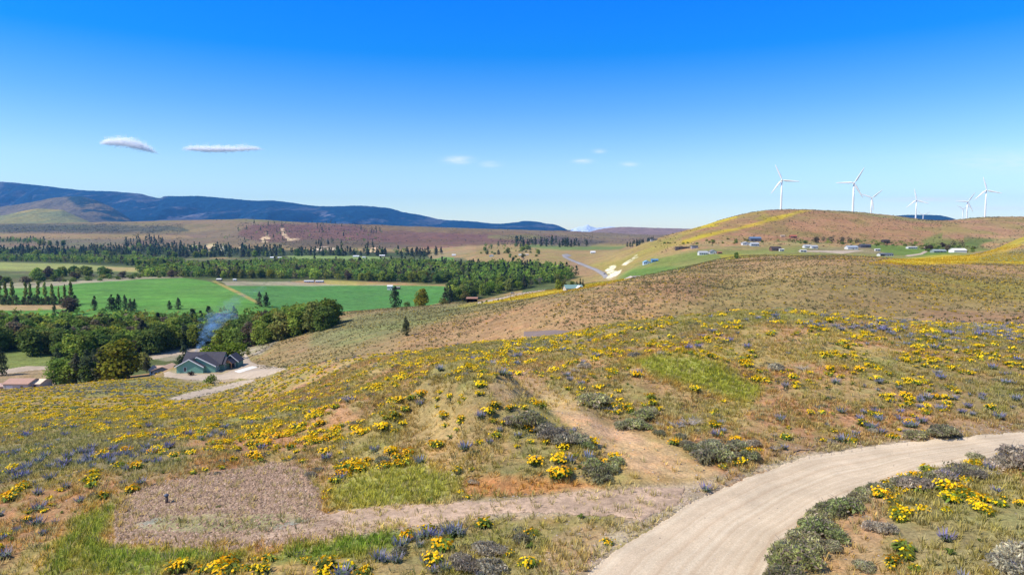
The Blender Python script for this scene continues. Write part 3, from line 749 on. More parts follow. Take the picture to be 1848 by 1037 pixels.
def road_mat(name, col, scales, streak=0.0, bump=0.4, dist=0.02, amp=0.25):
    m, nd, lk, b = new_mat(name, 0.95, 0.1)
    tc = N(nd, "ShaderNodeTexCoord"); vec = tc.outputs["Object"]
    c = None; last = None
    for s in scales:
        n = noise_node(nd, lk, vec, s, 5, 0.7)
        r = maprange(nd, lk, n.outputs["Fac"], 0.3, 0.7, 1 - amp, 1 + amp)
        mx = mixc(nd, lk, 1.0, c if c is not None else col, gray_of(nd, lk, r.outputs[0]), 'MULTIPLY'); c = mx.outputs[2]; last = n
    lk.new(c, b.inputs["Base Color"])
    bp = N(nd, "ShaderNodeBump"); bp.inputs["Strength"].default_value = bump; bp.inputs["Distance"].default_value = dist
    lk.new(last.outputs["Fac"], bp.inputs["Height"]); lk.new(bp.outputs[0], b.inputs["Normal"])
    return m
# wheel lanes run along the bend: rings round the centre of the curve
def gravel_road_mat():
    m, nd, lk, b = new_mat("gravel_road_surface", 0.95, 0.1)
    tc = N(nd, "ShaderNodeTexCoord"); vec = tc.outputs["Object"]
    at = N(nd, "ShaderNodeVertexColor", layer_name="Lane")
    sp = N(nd, "ShaderNodeSeparateColor"); lk.new(at.outputs["Color"], sp.inputs[0])
    nw = noise_node(nd, lk, vec, 0.25, 4)
    ad = N(nd, "ShaderNodeMath", operation='MULTIPLY_ADD'); lk.new(nw.outputs["Fac"], ad.inputs[0]); ad.inputs[1].default_value = 0.09; lk.new(sp.outputs[0], ad.inputs[2])
    cmb = N(nd, "ShaderNodeCombineXYZ"); lk.new(ad.outputs[0], cmb.inputs[0])
    ln = N(nd, "ShaderNodeTexNoise"); ln.noise_dimensions = '1D'; ln.inputs["Scale"].default_value = 13.0; ln.inputs["Detail"].default_value = 5
    lk.new(ad.outputs[0], ln.inputs["W"])
    r = maprange(nd, lk, ln.outputs["Fac"], 0.32, 0.68, 0.0, 1.0)
    c = mixc(nd, lk, r.outputs[0], (0.49, 0.37, 0.245), (0.595, 0.485, 0.34))
    n1 = noise_node(nd, lk, vec, 0.4, 5, 0.7); r1 = maprange(nd, lk, n1.outputs["Fac"], 0.3, 0.7, 0.84, 1.14)
    c2 = mixc(nd, lk, 1.0, c.outputs[2], gray_of(nd, lk, r1.outputs[0]), 'MULTIPLY')
    n2 = noise_node(nd, lk, vec, 14, 6, 0.8); r2 = maprange(nd, lk, n2.outputs["Fac"], 0.3, 0.7, 0.72, 1.24)
    c3 = mixc(nd, lk, 1.0, c2.outputs[2], gray_of(nd, lk, r2.outputs[0]), 'MULTIPLY')
    lk.new(c3.outputs[2], b.inputs["Base Color"])
    bp = N(nd, "ShaderNodeBump"); bp.inputs["Strength"].default_value = 0.5; bp.inputs["Distance"].default_value = 0.03
    lk.new(n2.outputs["Fac"], bp.inputs["Height"]); lk.new(bp.outputs[0], b.inputs["Normal"])
    return m
M_ROAD = gravel_road_mat()
road = sheet("gravel_road", ROAD, M_ROAD, 0, 90, lambda y: 0.03 + 0 * y, 13, 3)
# lane coordinate across the road
rme = road.data
co = np.zeros(len(rme.vertices) * 3, np.float32); rme.vertices.foreach_get("co", co); co = co.reshape(-1, 3)
ru, rv = project(co[:, 0], co[:, 1], co[:, 2])
far_e = [(2400,745),(2100,760),(1848,779),(1703,795),(1574,807),(1444,828),(1347,858),(1282,890),(1250,904),(1172,953),(1110,990),(1060,1037),(1000,1180)]
near_e = [(2400,772),(2100,785),(1848,806),(1760,824),(1690,838),(1610,866),(1541,889),(1490,915),(1454,942),(1412,973),(1379,1037),(1340,1180)]
def pl_dist(pts, X, Y):
    d = np.full(X.shape, 1e9)
    w = [hit(*p)[:2] for p in pts]
    for (a0, b0), (a1, b1) in zip(w[:-1], w[1:]):
        ex, ey = a1 - a0, b1 - b0
        t = np.clip(((X - a0) * ex + (Y - b0) * ey) / (ex * ex + ey * ey + 1e-9), 0, 1)
        d = np.minimum(d, np.hypot(X - a0 - t * ex, Y - b0 - t * ey))
    return d
df = pl_dist(far_e, co[:, 0], co[:, 1]); dn = pl_dist(near_e, co[:, 0], co[:, 1])
lane = df / (df + dn + 1e-6)
at = rme.color_attributes.new("Lane", 'FLOAT_COLOR', 'POINT')
c4 = np.ones((len(lane), 4), np.float32); c4[:, 0] = lane; at.data.foreach_set("color", c4.ravel())

M_TRACK = road_mat("grey_gravel", (0.41, 0.29, 0.20), (0.7, 4, 22), amp=0.3, bump=0.7, dist=0.03)
M_DRIVE = road_mat("drive_gravel", (0.42, 0.335, 0.245), (0.08, 0.6), amp=0.15)
M_CONC = road_mat("concrete_apron", (0.72, 0.70, 0.66), (0.3, 2), amp=0.06)
M_ASPH = road_mat("worn_asphalt", (0.27, 0.25, 0.245), (0.02, 0.2), amp=0.1)
sheet("gravel_path", TRACK, M_TRACK, 0, 60, lambda y: 0.05 + 0 * y, 22, 3)
lf = lambda y: 0.05 + y * 0.0004
sheet("drive_road", [(296,672),(296,680),(330,684),(378,688),(395,686),(425,683),(450,684),(478,679),(520,666),(498,661),(465,658),(452,652),(445,640),(455,632),(468,628),(462,627),(438,637),(432,650),(440,660),(400,676),(320,674),(305,670)], M_DRIVE, 150, 420, lf, 3)
sheet("side_road", [(300,720),(350,706),(400,695),(432,687),(458,684),(462,688),(430,697),(380,711),(330,721)], M_DRIVE, 100, 330, lf, 3)
sheet("apron_pavement", [(420,670),(455,660),(470,662),(432,674)], M_CONC, 200, 330, lambda y: 0.12 + y * 0.0005, 1)
sheet("valley_road", [(-200,668),(0,668),(50,660),(92,661),(92,666),(50,669),(0,676),(-200,682)], M_DRIVE, 280, 600, lf, 2)
sheet("lower_road", [(262,646),(300,637),(322,632),(440,622),(440,627),(322,640),(300,644),(262,651)], M_DRIVE, 280, 600, lf, 2)
sheet("highway_road", [(1014,459),(1024,458),(1032,461),(1024,464),(1040,471),(1062,479),(1080,486),(1092,492),(1098,498),(1090,503),(1086,497),(1072,488),(1050,479),(1030,471),(1016,464)], M_ASPH, 800, 2400, lambda y: 0.3 + y * 0.0006, 0.6)
sheet("meadow_road", [(940,541),(980,536),(1004,532),(1004,534),(980,538.5),(940,544)], M_CONC, 380, 650, lambda y: 0.3 + 0 * y, 0.3)
sheet("river_road", [(862,545),(900,537),(940,528),(985,522),(985,525),(940,532),(900,541),(862,548)], M_DRIVE, 380, 900, lambda y: 0.3 + 0 * y, 0.3)
sheet("bench_road", [(1480,455),(1520,458),(1560,452),(1480,452),(1440,452),(1440,454)], M_DRIVE, 600, 1200, lambda y: 0.4 + 0 * y, 1)
sheet("barn_road", [(1632,461),(1660,457),(1675,450),(1668,446),(1672,445),(1680,450),(1666,459),(1640,463)], M_DRIVE, 600, 1200, lambda y: 0.4 + 0 * y, 1)
sheet("bare_path", [(1000,595),(945,598),(944,618),(1000,614),(1046,601),(1030,597)], road_mat("grey_shale", (0.20, 0.15, 0.13), (0.1, 1), amp=0.1), 100, 330, lambda y: 0.06 + 0 * y, 1)

# ------------------------------------------------------------------ far ranges
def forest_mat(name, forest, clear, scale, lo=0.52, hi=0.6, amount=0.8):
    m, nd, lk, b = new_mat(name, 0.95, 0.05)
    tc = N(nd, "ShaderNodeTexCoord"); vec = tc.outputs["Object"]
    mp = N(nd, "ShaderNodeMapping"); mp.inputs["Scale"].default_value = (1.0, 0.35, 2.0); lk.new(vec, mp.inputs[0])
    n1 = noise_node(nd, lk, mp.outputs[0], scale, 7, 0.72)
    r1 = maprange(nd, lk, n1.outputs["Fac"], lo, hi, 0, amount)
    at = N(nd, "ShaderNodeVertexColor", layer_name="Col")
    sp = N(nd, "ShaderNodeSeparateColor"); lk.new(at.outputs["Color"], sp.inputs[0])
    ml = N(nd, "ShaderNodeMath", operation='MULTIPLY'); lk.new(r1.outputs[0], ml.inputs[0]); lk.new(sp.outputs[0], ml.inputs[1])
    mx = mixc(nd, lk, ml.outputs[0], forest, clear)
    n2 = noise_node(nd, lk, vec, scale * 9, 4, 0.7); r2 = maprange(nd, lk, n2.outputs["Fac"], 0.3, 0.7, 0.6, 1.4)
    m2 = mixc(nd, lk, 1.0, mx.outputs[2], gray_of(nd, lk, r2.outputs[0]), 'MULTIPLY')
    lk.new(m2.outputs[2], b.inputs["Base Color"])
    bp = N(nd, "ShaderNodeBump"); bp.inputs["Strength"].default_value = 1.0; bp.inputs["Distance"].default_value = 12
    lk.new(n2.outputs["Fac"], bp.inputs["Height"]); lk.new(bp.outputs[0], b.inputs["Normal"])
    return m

def ridge(name, sil, yc, yf, yb, base, mat, gully=0.25, jag=6.0, seed=1, clearing=None):
    us_ = np.arange(sil[0][0], sil[-1][0] + 1, 1.5)
    vs_ = pchip([p[0] for p in sil], [p[1] for p in sil], us_)
    xs = np.array([q_of(u, v) for u, v in zip(us_, vs_)]) * yc
    zc = np.array([tanv(v) for v in vs_]) * yc
    nr = 70
    r = np.linspace(0, 1.35, nr)
    y = np.where(r <= 1, yf + (yc - yf) * r, yc + (yb - yc) * (r - 1) / 0.35)
    X = np.repeat(xs[None, :], nr, 0) * (y[:, None] / yc) ** 0.9; Y = np.repeat(y[:, None], len(xs), 1)
    f = np.where(r <= 1, r ** 1.15, 1 - (r - 1) / 0.35 * 1.05)[:, None]
    hgt = np.maximum(zc - base, 2)[None, :]
    Z = base + hgt * f
    g = np.abs(noise(X, Y * 0.35, (yc - yf) * 0.22, seed, 5) - 0.5) * 2
    env = np.sin(np.clip(r, 0, 1) * math.pi)[:, None]
    Z += hgt * env * (g - 0.45) * gully * 1.6
    Z += (noise(X, Y, 45, seed + 5, 2) - 0.5) * jag
    n = len(xs); ii, jj = np.meshgrid(np.arange(nr - 1), np.arange(n - 1), indexing='ij')
    a = (ii * n + jj).ravel()
    F = np.stack([a, a + 1, a + n + 1, a + n], 1)
    V = np.stack([X.ravel(), Y.ravel(), Z.ravel() + CZ], 1)
    uu, vv = project(V[:, 0], V[:, 1], V[:, 2])
    c = np.full(len(V), 0.35)
    if clearing:
        for pl, s in clearing:
            c = np.maximum(c, sstep(-8, 8, poly_sd(pl, uu, vv)) * s)
    cols = np.stack([c, c, c], 1)
    o = link(name, mesh_np(name, V, F, mat, cols, smooth=True)); tag(o, kind="structure")
    return o

M_FOREST = forest_mat("hazed_forest_slopes", (0.006, 0.038, 0.085), (0.22, 0.20, 0.23), 0.0016)  # blue of the distant haze is painted into the forest colour
M_FOREST2 = forest_mat("hazed_forest_knoll", (0.010, 0.038, 0.065), (0.10, 0.11, 0.10), 0.003)  # this forest colour is tinted with haze blue as well
M_BRUSH = forest_mat("brushy_foothill", (0.17, 0.14, 0.10), (0.02, 0.05, 0.07), 0.004, 0.42, 0.6, 1.0)
M_GRASSY = forest_mat("grassy_foothill", (0.19, 0.20, 0.08), (0.38, 0.27, 0.06), 0.004, 0.4, 0.6, 1.0)
M_DIST = forest_mat("distant_brown_hill", (0.235, 0.155, 0.13), (0.15, 0.14, 0.10), 0.002, 0.45, 0.6, 0.8)
M_SNOW = plain_mat("snowy_rock", (0.55, 0.62, 0.72), var=0.3, scale=0.004)
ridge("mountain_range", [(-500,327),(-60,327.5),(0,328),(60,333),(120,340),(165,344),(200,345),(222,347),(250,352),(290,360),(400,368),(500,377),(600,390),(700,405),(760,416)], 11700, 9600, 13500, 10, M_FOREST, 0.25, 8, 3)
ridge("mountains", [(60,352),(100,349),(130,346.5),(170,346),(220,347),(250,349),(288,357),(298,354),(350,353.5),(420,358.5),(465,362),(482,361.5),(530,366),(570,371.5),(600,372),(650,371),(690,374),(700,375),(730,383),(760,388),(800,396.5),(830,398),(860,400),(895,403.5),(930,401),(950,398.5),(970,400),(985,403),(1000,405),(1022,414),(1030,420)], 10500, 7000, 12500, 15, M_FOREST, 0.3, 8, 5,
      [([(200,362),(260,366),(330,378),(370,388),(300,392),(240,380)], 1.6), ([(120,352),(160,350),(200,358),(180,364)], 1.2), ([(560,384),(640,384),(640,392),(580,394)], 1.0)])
ridge("foothill", [(-500,400),(-200,385),(-60,379),(0,373),(60,364),(105,356),(140,354),(165,359),(190,368),(212,380),(232,393),(250,408)], 7600, 5800, 8600, 30, M_BRUSH, 0.3, 8, 7, [([(120,354),(170,350),(240,395),(240,410),(200,400),(150,380)], 2.2)])
ridge("green_hill", [(-500,398),(-200,395),(-60,391),(0,389),(40,381),(70,376.5),(110,378.5),(130,386),(150,395),(165,402)], 6400, 5200, 7000, 50, M_GRASSY, 0.2, 3, 9, [([(-20,388),(60,376),(120,379),(60,383)], 1.5)])
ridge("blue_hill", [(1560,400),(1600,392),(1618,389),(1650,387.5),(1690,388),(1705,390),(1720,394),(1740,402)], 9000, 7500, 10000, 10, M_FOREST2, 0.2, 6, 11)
ridge("brown_hill", [(1030,424),(1060,419),(1080,414),(1100,411),(1130,409.3),(1165,410.5),(1200,411.5),(1245,412.5),(1290,411),(1340,420)], 6500, 5000, 7500, -30, M_DIST, 0.2, 3, 13)
ridge("snowy_mountain", [(1020,419),(1036,412),(1046,409),(1053,408),(1060,405.5),(1067,409),(1078,411),(1092,410),(1106,409),(1118,413),(1140,419)], 16600, 16200, 17000, -30, M_SNOW, 0.3, 20, 15)

# ------------------------------------------------------------------ foliage builders
def cards(c, size, nrm, col, rg, aspect=1.0):
    """small leaf-cluster quads; returns verts, faces, cols"""
    n = len(c)
    nrm = nrm / (np.linalg.norm(nrm, axis=1, keepdims=True) + 1e-9)
    r = rg.normal(size=(n, 3)); a = np.cross(nrm, r); a /= (np.linalg.norm(a, axis=1, keepdims=True) + 1e-9)
    b = np.cross(nrm, a)
    s = np.broadcast_to(np.asarray(size, float), (n,))[:, None]
    bend = nrm * s * 0.25
    v = np.stack([c - a*s - b*s*aspect*0.3, c - b*s*aspect + bend, c + a*s + b*s*aspect*0.25, c + b*s*aspect - bend], 1).reshape(-1, 3)
    f = np.arange(n * 4).reshape(n, 4)
    return v, f, np.repeat(col, 4, 0)

def merge(parts):
    V, Fc, C = [], [], []; b = 0
    for v, f, c in parts:
        V.append(v); Fc.append(f + b); C.append(c); b += len(v)
    return np.concatenate(V), np.concatenate(Fc), np.concatenate(C)

def rnd_dir(n, rg):
    d = rg.normal(size=(n, 3)); return d / np.linalg.norm(d, axis=1, keepdims=True)

def crown_broad(h, w, seed, col, ncard=900, base=0.16, top=0.95, card=0.035, narrow=1.0, cjit=0.3):
    rg = np.random.default_rng(seed)
    k = 20
    cz = (base + top) / 2 * h; rz = (top - base) / 2 * h
    L = rnd_dir(k, rg) * (rg.random((k, 1)) ** 0.4) * 0.66
    lobes = L * np.array([w / 2, w / 2, rz]) + np.array([0, 0, cz])
    lr = np.minimum((0.17 + 0.11 * rg.random(k)) * w * (1.25 - 0.5 * np.abs(L[:, 2])), 0.3 * rz + 0.12 * w)
    lc = 1 + (rg.random(k) - 0.5) * cjit * 1.4
    idx = rg.integers(0, k, ncard)
    d = rnd_dir(ncard, rg); d[:, 2] = np.abs(d[:, 2]) * 0.9 - 0.25 * rg.random(ncard)
    pos = lobes[idx] + d * lr[idx][:, None] * (0.65 + 0.45 * rg.random((ncard, 1))) * np.array([1, 1, 0.85 * narrow])
    z1 = np.percentile(pos[:, 2], 99.3); z0 = pos[:, 2].min(); pos[:, 2] = base * h + (pos[:, 2] - z0) * (h * (1 - base) / (z1 - z0))
    rr_ = np.percentile(np.hypot(pos[:, 0], pos[:, 1]), 98); pos[:, :2] *= (w / 2) / rr_
    nr = d + rnd_dir(ncard, rg) * 0.7
    cc = np.asarray(col)[None, :] * (lc[idx] * (1 + (rg.random(ncard) - 0.5) * 0.55))[:, None]
    cc[:, 0] *= 1 + (rg.random(ncard) - 0.5) * 0.3
    return cards(pos, card * h * (0.6 + 0.8 * rg.random(ncard)), nr, cc, rg)

def crown_pine(h, w, seed, col, ncard=700, base=0.12, spire=0.6, card=0.028):
    rg = np.random.default_rng(seed)
    k = 42
    t = np.sort(rg.random(k)) ; z = (base + (0.98 - base) * t) * h
    prof = (1 - t) ** spire * (0.75 + 0.5 * rg.random(k)); prof = np.where(t < 0.15, prof * (0.5 + 3 * t), prof)
    ang = rg.random(k) * 6.283
    rad = w / 2 * prof
    cen = np.stack([np.cos(ang) * rad * 0.6, np.sin(ang) * rad * 0.6, z], 1)
    idx = rg.integers(0, k, ncard)
    d = rnd_dir(ncard, rg)
    pos = cen[idx] + d * np.stack([rad[idx] * 0.55 + 0.02 * w, rad[idx] * 0.55 + 0.02 * w, 0.035 * h + rad[idx] * 0.25], 1)
    tip = np.stack([rg.normal(size=24) * 0.02 * w, rg.normal(size=24) * 0.02 * w, h * (0.9 + 0.1 * rg.random(24))], 1)
    pos = np.concatenate([pos, tip]); d = np.concatenate([d, rnd_dir(24, rg)])
    n = len(pos)
    cc = np.asarray(col)[None, :] * (0.6 + 0.8 * rg.random((n, 1)))
    return cards(pos, card * h * (0.5 + rg.random(n)), d + rnd_dir(n, rg) * 0.6 + np.array([0, 0, 0.4]), cc, rg, 0.6)

def trunk_mesh(name, h, r, seed, limbs=5, spread=0.25):
    rg = random.Random(seed); b = MB()
    b.tube((0, 0, -0.4), (0, 0, h * 0.5), r, r * 0.6, 7); b.tube((0, 0, h * 0.5), (0.02 * h, 0, h * 0.88), r * 0.6, r * 0.12, 6)
    for k in range(limbs):
        z = h * (0.22 + 0.5 * k / limbs); a = rg.random() * 6.28; L = spread * h * (1 - 0.4 * k / limbs)
        b.tube((0, 0, z), (math.cos(a) * L, math.sin(a) * L, z + L * 0.8), r * 0.35, r * 0.08, 5)
    return b.mesh(name, M_BARK)

def mk(name, geo, mat=None):
    return mesh_np(name, geo[0], geo[1], mat or M_FOL, geo[2])

C_DECID = [(0.18, 0.24, 0.036), (0.25, 0.31, 0.045), (0.125, 0.185, 0.036), (0.225, 0.23, 0.055), (0.15, 0.22, 0.045)]
C_DARKC = [(0.078, 0.105, 0.045), (0.060, 0.090, 0.042), (0.098, 0.112, 0.052), (0.092, 0.094, 0.052)]
TREE = {}      # kind -> list of (crown mesh, trunk mesh, nominal height)
def variants(kind, lst): TREE[kind] = lst
variants("broadleaf", [(mk("broadleaf_crown", crown_broad(14, 11, 100 + i, C_DECID[i % 5], 1700, 0.03)), trunk_mesh("broadleaf_trunk", 12, 0.35, i), 14) for i in range(7)])
variants("pine", [(mk("pine_crown", crown_pine(18, 9.5, 200 + i, C_DARKC[i % 4], 1300, 0.06)), trunk_mesh("pine_trunk", 17, 0.35, i, 6, 0.12), 18) for i in range(5)])
variants("fir", [(mk("fir_crown", crown_pine(20, 8.5, 230 + i, C_DARKC[(i + 1) % 4], 1200, 0.03, 0.9)), trunk_mesh("fir_trunk", 19, 0.3, i, 4, 0.08), 20) for i in range(3)])
variants("poplar", [(mk("poplar_crown", crown_pine(22, 5.0, 260 + i, (0.30, 0.33, 0.08), 2000, 0.05, 0.35, 0.022)), trunk_mesh("poplar_trunk", 21, 0.28, i, 6, 0.06), 22) for i in range(3)])
variants("lime", [(mk("lime_crown", crown_broad(9, 9, 280 + i, (0.19, 0.28, 0.02), 1400)), trunk_mesh("lime_trunk", 7.5, 0.25, i), 9) for i in range(2)])
variants("golden", [(mk("golden_crown", crown_broad(13, 10, 290 + i, (0.23, 0.225, 0.02), 1800, 0.04)), trunk_mesh("golden_trunk", 11, 0.3, i), 13) for i in range(2)])
variants("brown", [(mk("brown_crown", crown_broad(12, 8.5, 300 + i, (0.15, 0.115, 0.07), 1200, 0.05)), trunk_mesh("brown_trunk", 11, 0.3, i), 12) for i in range(2)])
variants("grey", [(mk("grey_crown", crown_broad(9, 7, 310 + i, (0.21, 0.185, 0.15), 500, card=0.02)), trunk_mesh("grey_trunk", 8, 0.2, i, 8, 0.35), 9) for i in range(2)])
variants("bush", [(mk("bush_crown", crown_broad(3, 4, 320 + i, C_DECID[(i + 2) % 5], 500, -0.1, 0.95, 0.06)), None, 3) for i in range(4)])

KINDNAME = {"broadleaf": ("broadleaf_tree", "tree"), "pine": ("pine_tree", "pine tree"), "fir": ("fir_tree", "fir tree"), "poplar": ("poplar_tree", "poplar"),
            "lime": ("broadleaf_tree", "tree"), "golden": ("broadleaf_tree", "tree"), "brown": ("broadleaf_tree", "tree"), "grey": ("bare_tree", "tree"), "bush": ("bush", "bush")}
PEND = []      # things waiting for a label that tells them apart: (object, look, place, u, v, group)
def plant_tree(kind, u, v, ymin, hpx, label=None, group=None, place=None, look=None, wide=1.0, pos=None, parts=True, h=None):
    x, y, z = pos if pos is not None else hit(u, v, ymin)
    lst = TREE[kind]; cm, tm, hn = lst[random.randrange(len(lst))]
    if h is None: h = hpx / FPX * y
    s = h / hn
    nm, cat = KINDNAME[kind]
    o = empty(nm, (x, y, z - 0.1), random.random() * 6.28)
    o.scale = (s * wide, s * wide, s)
    tag(o, label, cat, group)
    link("crown", cm, o)
    if tm is not None: link("trunk", tm, o)
    if label is None: PEND.append((o, look, place, u, v))
    return o

ORD = ["first","second","third","fourth","fifth","sixth","seventh","eighth","ninth","tenth","eleventh","twelfth","thirteenth","fourteenth","fifteenth","sixteenth","seventeenth","eighteenth","nineteenth","twentieth"]
def ordinal(k):
    if k < 20: return ORD[k]
    n = k + 1; return "%d%s" % (n, {1: "st", 2: "nd", 3: "rd"}.get(n % 10, "th") if n % 100 not in (11, 12, 13) else "th")
def finish_labels():
    by = {}
    for t in PEND: by.setdefault((t[1], t[2]), []).append(t)
    for (look, place), ts in by.items():
        ts.sort(key=lambda t: t[3])
        for k, t in enumerate(ts):
            t[0]["label"] = (look + " " + place) + ("" if len(ts) == 1 else ", %s from the left" % ordinal(k))

# --- trees one can name
PL = "sunlit poplar in the row beside the green field"
for k, u in enumerate([1, 11, 23, 47, 56, 70, 82, 95, 107, 118, 129]):
    hp = (40, 42, 44, 42, 40, 43, 41, 38, 33, 36, 42)[k]
    plant_tree("poplar", u, 549, 560, hp, PL + ", %s from the left" % ordinal(k), "poplars in a row beside the field", wide=0.85 if k != 8 else 0.6)
for k, u in enumerate([6, 17, 30, 42, 52, 63, 76, 88, 99, 112, 123, 135]):
    plant_tree("pine", u, 550, 560, 15 + (k % 3) * 2, "low dark conifer between the poplars, %s from the left" % ordinal(k), "low conifers between the poplars", wide=1.5)
for kind, u, v, hp, wd, lb in (
    ("pine", 171, 560, 27, 0.9, "slim dark pine standing alone at the near edge of the green field"),
    ("pine", 202, 561, 30, 1.2, "broad dark pine at the left end of the group on the field edge"),
    ("pine", 214, 560, 31, 0.9, "tall pine second in the group on the field edge"),
    ("pine", 226, 561, 30, 0.9, "tall pine in the middle of the group on the field edge"),
    ("pine", 236, 562, 24, 1.1, "shorter rounded pine near the right end of the field edge group"),
    ("pine", 243, 560, 22, 0.9, "narrow pine at the right end of the field edge group"),
    ("pine", 306, 558, 17, 1.1, "small round pine left of the pair before the green field"),
    ("pine", 322, 558, 22, 1.2, "bigger round pine right of the pair before the green field"),
    ("pine", 469, 553, 28, 1.0, "left one of two tall pines where the field track ends"),
    ("pine", 481, 553, 26, 1.0, "right one of two tall pines where the field track ends"),
    ("pine", 98, 566, 20, 0.8, "thin dark pine rising above the woods left of the field"),
    ("brown", 128, 568, 30, 1.5, "wide brown-grey tree just right of the poplar row"),
    ("pine", 422, 569, 18, 0.8, "small dark pine top rising from the woods below the field"),
    ("pine", 713, 556, 42, 1.05, "big dark pine standing in front of the green field"),
    ("golden", 760, 555, 32, 1.05, "round golden yellow tree in front of the green field"),
    ("bush", 735, 553, 9, 1.2, "low dark bush between the big pine and the golden tree"),
    ("pine", 812, 550, 36, 0.75, "tall slim pine at the right end of the green field"),
    ("bush", 800, 551, 13, 1.0, "bush at the foot of the slim pine at the field end"),
    ("golden", 212, 672, 72, 1.35, "large yellow-green tree standing tall left of the green house"),
    ("pine", 158, 675, 60, 1.1, "dark brownish pine in the clump above the left slope"),
    ("pine", 182, 676, 62, 1.2, "broad brownish pine left of the large yellow-green tree"),
    ("pine", 138, 682, 56, 1.1, "dark pine at the back of the clump above the left slope"),
    ("broadleaf", 108, 690, 48, 1.2, "dark green tree right of the tan roofed sheds"),
    ("broadleaf", 125, 696, 40, 1.2, "bushy green tree growing low on the left slope edge"),
    ("broadleaf", 165, 690, 34, 1.4, "low spreading tree below the brownish pines"),
    ("broadleaf", 225, 676, 30, 1.3, "green tree at the foot of the large yellow-green tree"),
    ("fir", 265, 672, 30, 1.3, "small black-green conifer left of the tan roofed house"),
    ("fir", 331, 660, 44, 1.3, "dark conifer behind the left roof corner of the green house"),
    ("lime", 380, 655, 34, 1.3, "bright lime green tree behind the green house roof, left one"),
    ("lime", 412, 652, 36, 1.6, "bright lime green tree behind the green house roof, right one"),
    ("pine", 3, 665, 52, 0.8, "dark spruce cut off by the left picture edge"),
    ("broadleaf", 60, 654, 48, 1.3, "bushy bright green tree beside the gravel road on the left"),
    ("bush", 462, 622, 13, 1.8, "grey-green bush beside the river gravel below the smooth hill"),
    ("bush", 448, 640, 8, 1.0, "small bush at the bend of the drive below the hill"),
):
    ym = 560 if v < 570 and u < 500 else (400 if v < 560 else 262)
    if 700 < u < 830 and v < 570: ym = 560
    pos = None
    if v >= 650 and u < 300: pos = at_depth(u, v, (330 if u > 240 else 300) if u > 60 else 345)
    hh = None
    if u in (331, 380, 412):
        pos = at_depth(u, v, {331: 300, 380: 298, 412: 300}[u]); hh = pos[1] * tanv({331: 612, 380: 621, 412: 618}[u]) - (pos[2] - CZ)
    if u < 70 and v > 640 and u > 20: pos = at_depth(u, v, 395)
    o = plant_tree(kind, u, v, ym, hp, lb, wide=wd, pos=pos, h=hh)
plant_tree("pine", 733, 606, 225, 36, "lone dark pine casting its shadow on the smooth hillside", wide=0.95)
plant_tree("bush", 379, 692, 150, 17, "round dark green bush on the grass below the green house", wide=1.1)
plant_tree("broadleaf", 1329, 471, 520, 11, "round dark tree alone below the houses on the green bench", wide=1.0)

# --- woods on the valley floor: things first, the rest as one mass
def scatter_poly(poly, n, ymin, ymax, seed, spacing=0.0):
    """points spread over the ground inside a polygon, evenly by ground area"""
    rg = np.random.default_rng(seed); p = np.asarray(poly, float)
    out = []; tries = 0
    q0, q1 = q_of(p[:, 0].min(), 500), q_of(p[:, 0].max(), 500)
    while sum(len(o) for o in out) < n and tries < 200:
        tries += 1
        y = np.sqrt(rg.random(8000) * (ymax**2 - ymin**2) + ymin**2); q = q0 + (q1 - q0) * rg.random(8000); x = q * y
        z = ground(x, y); u, v = project(x, y, z)
        m = poly_sd(p, u, v) > 0
        out.append(np.stack([x[m], y[m], z[m], u[m], v[m]], 1))
    P = np.concatenate(out)
    if spacing:
        keep = []; cell = {}
        for k, r in enumerate(P):
            sp = spacing
            key = (int(r[0] // sp), int(r[1] // sp)); ok = True
            for a in (-1, 0, 1):
                for b in (-1, 0, 1):
                    for c in cell.get((key[0] + a, key[1] + b), ()):
                        if (P[c, 0] - r[0])**2 + (P[c, 1] - r[1])**2 < sp * sp: ok = False
            if ok:
                keep.append(k); cell.setdefault(key, []).append(k)
                if len(keep) >= n: break
        return P[keep]
    return P[:n]

LOOKS = {"broadleaf": "leafy green tree", "pine": "dark pine", "fir": "dark pointed fir", "golden": "yellow-green tree", "brown": "brownish budding tree", "grey": "bare grey tree", "bush": "low green bush", "lime": "bright green tree"}
def wood(poly, n, ymin, ymax, seed, mix, hrange, group, placefn, spacing, individual, wide=1.0):
    """plants a wood; the trees past 'individual' are returned for the mass"""
    P = scatter_poly(poly, n, ymin, ymax, seed, spacing)
    rg = random.Random(seed); rest = []
    kinds = [k for k, w in mix for _ in range(w)]
    order = sorted(range(len(P)), key=lambda i: P[i, 1])
    for c, i in enumerate(order):
        x, y, z, u, v = P[i]; kind = rg.choice(kinds); h = rg.uniform(*hrange)
        if kind in ("pine", "fir"): h *= 1.2
        if kind == "grey": h *= 0.7
        if kind == "bush": h *= 0.4
        if c < individual:
            plant_tree(kind, u, v, ymin, 0, None, group, placefn(u, v), LOOKS[kind], wide, (x, y, z), h=h)
        else: rest.append((kind, x, y, z, h * 1.0, wide))
    return rest

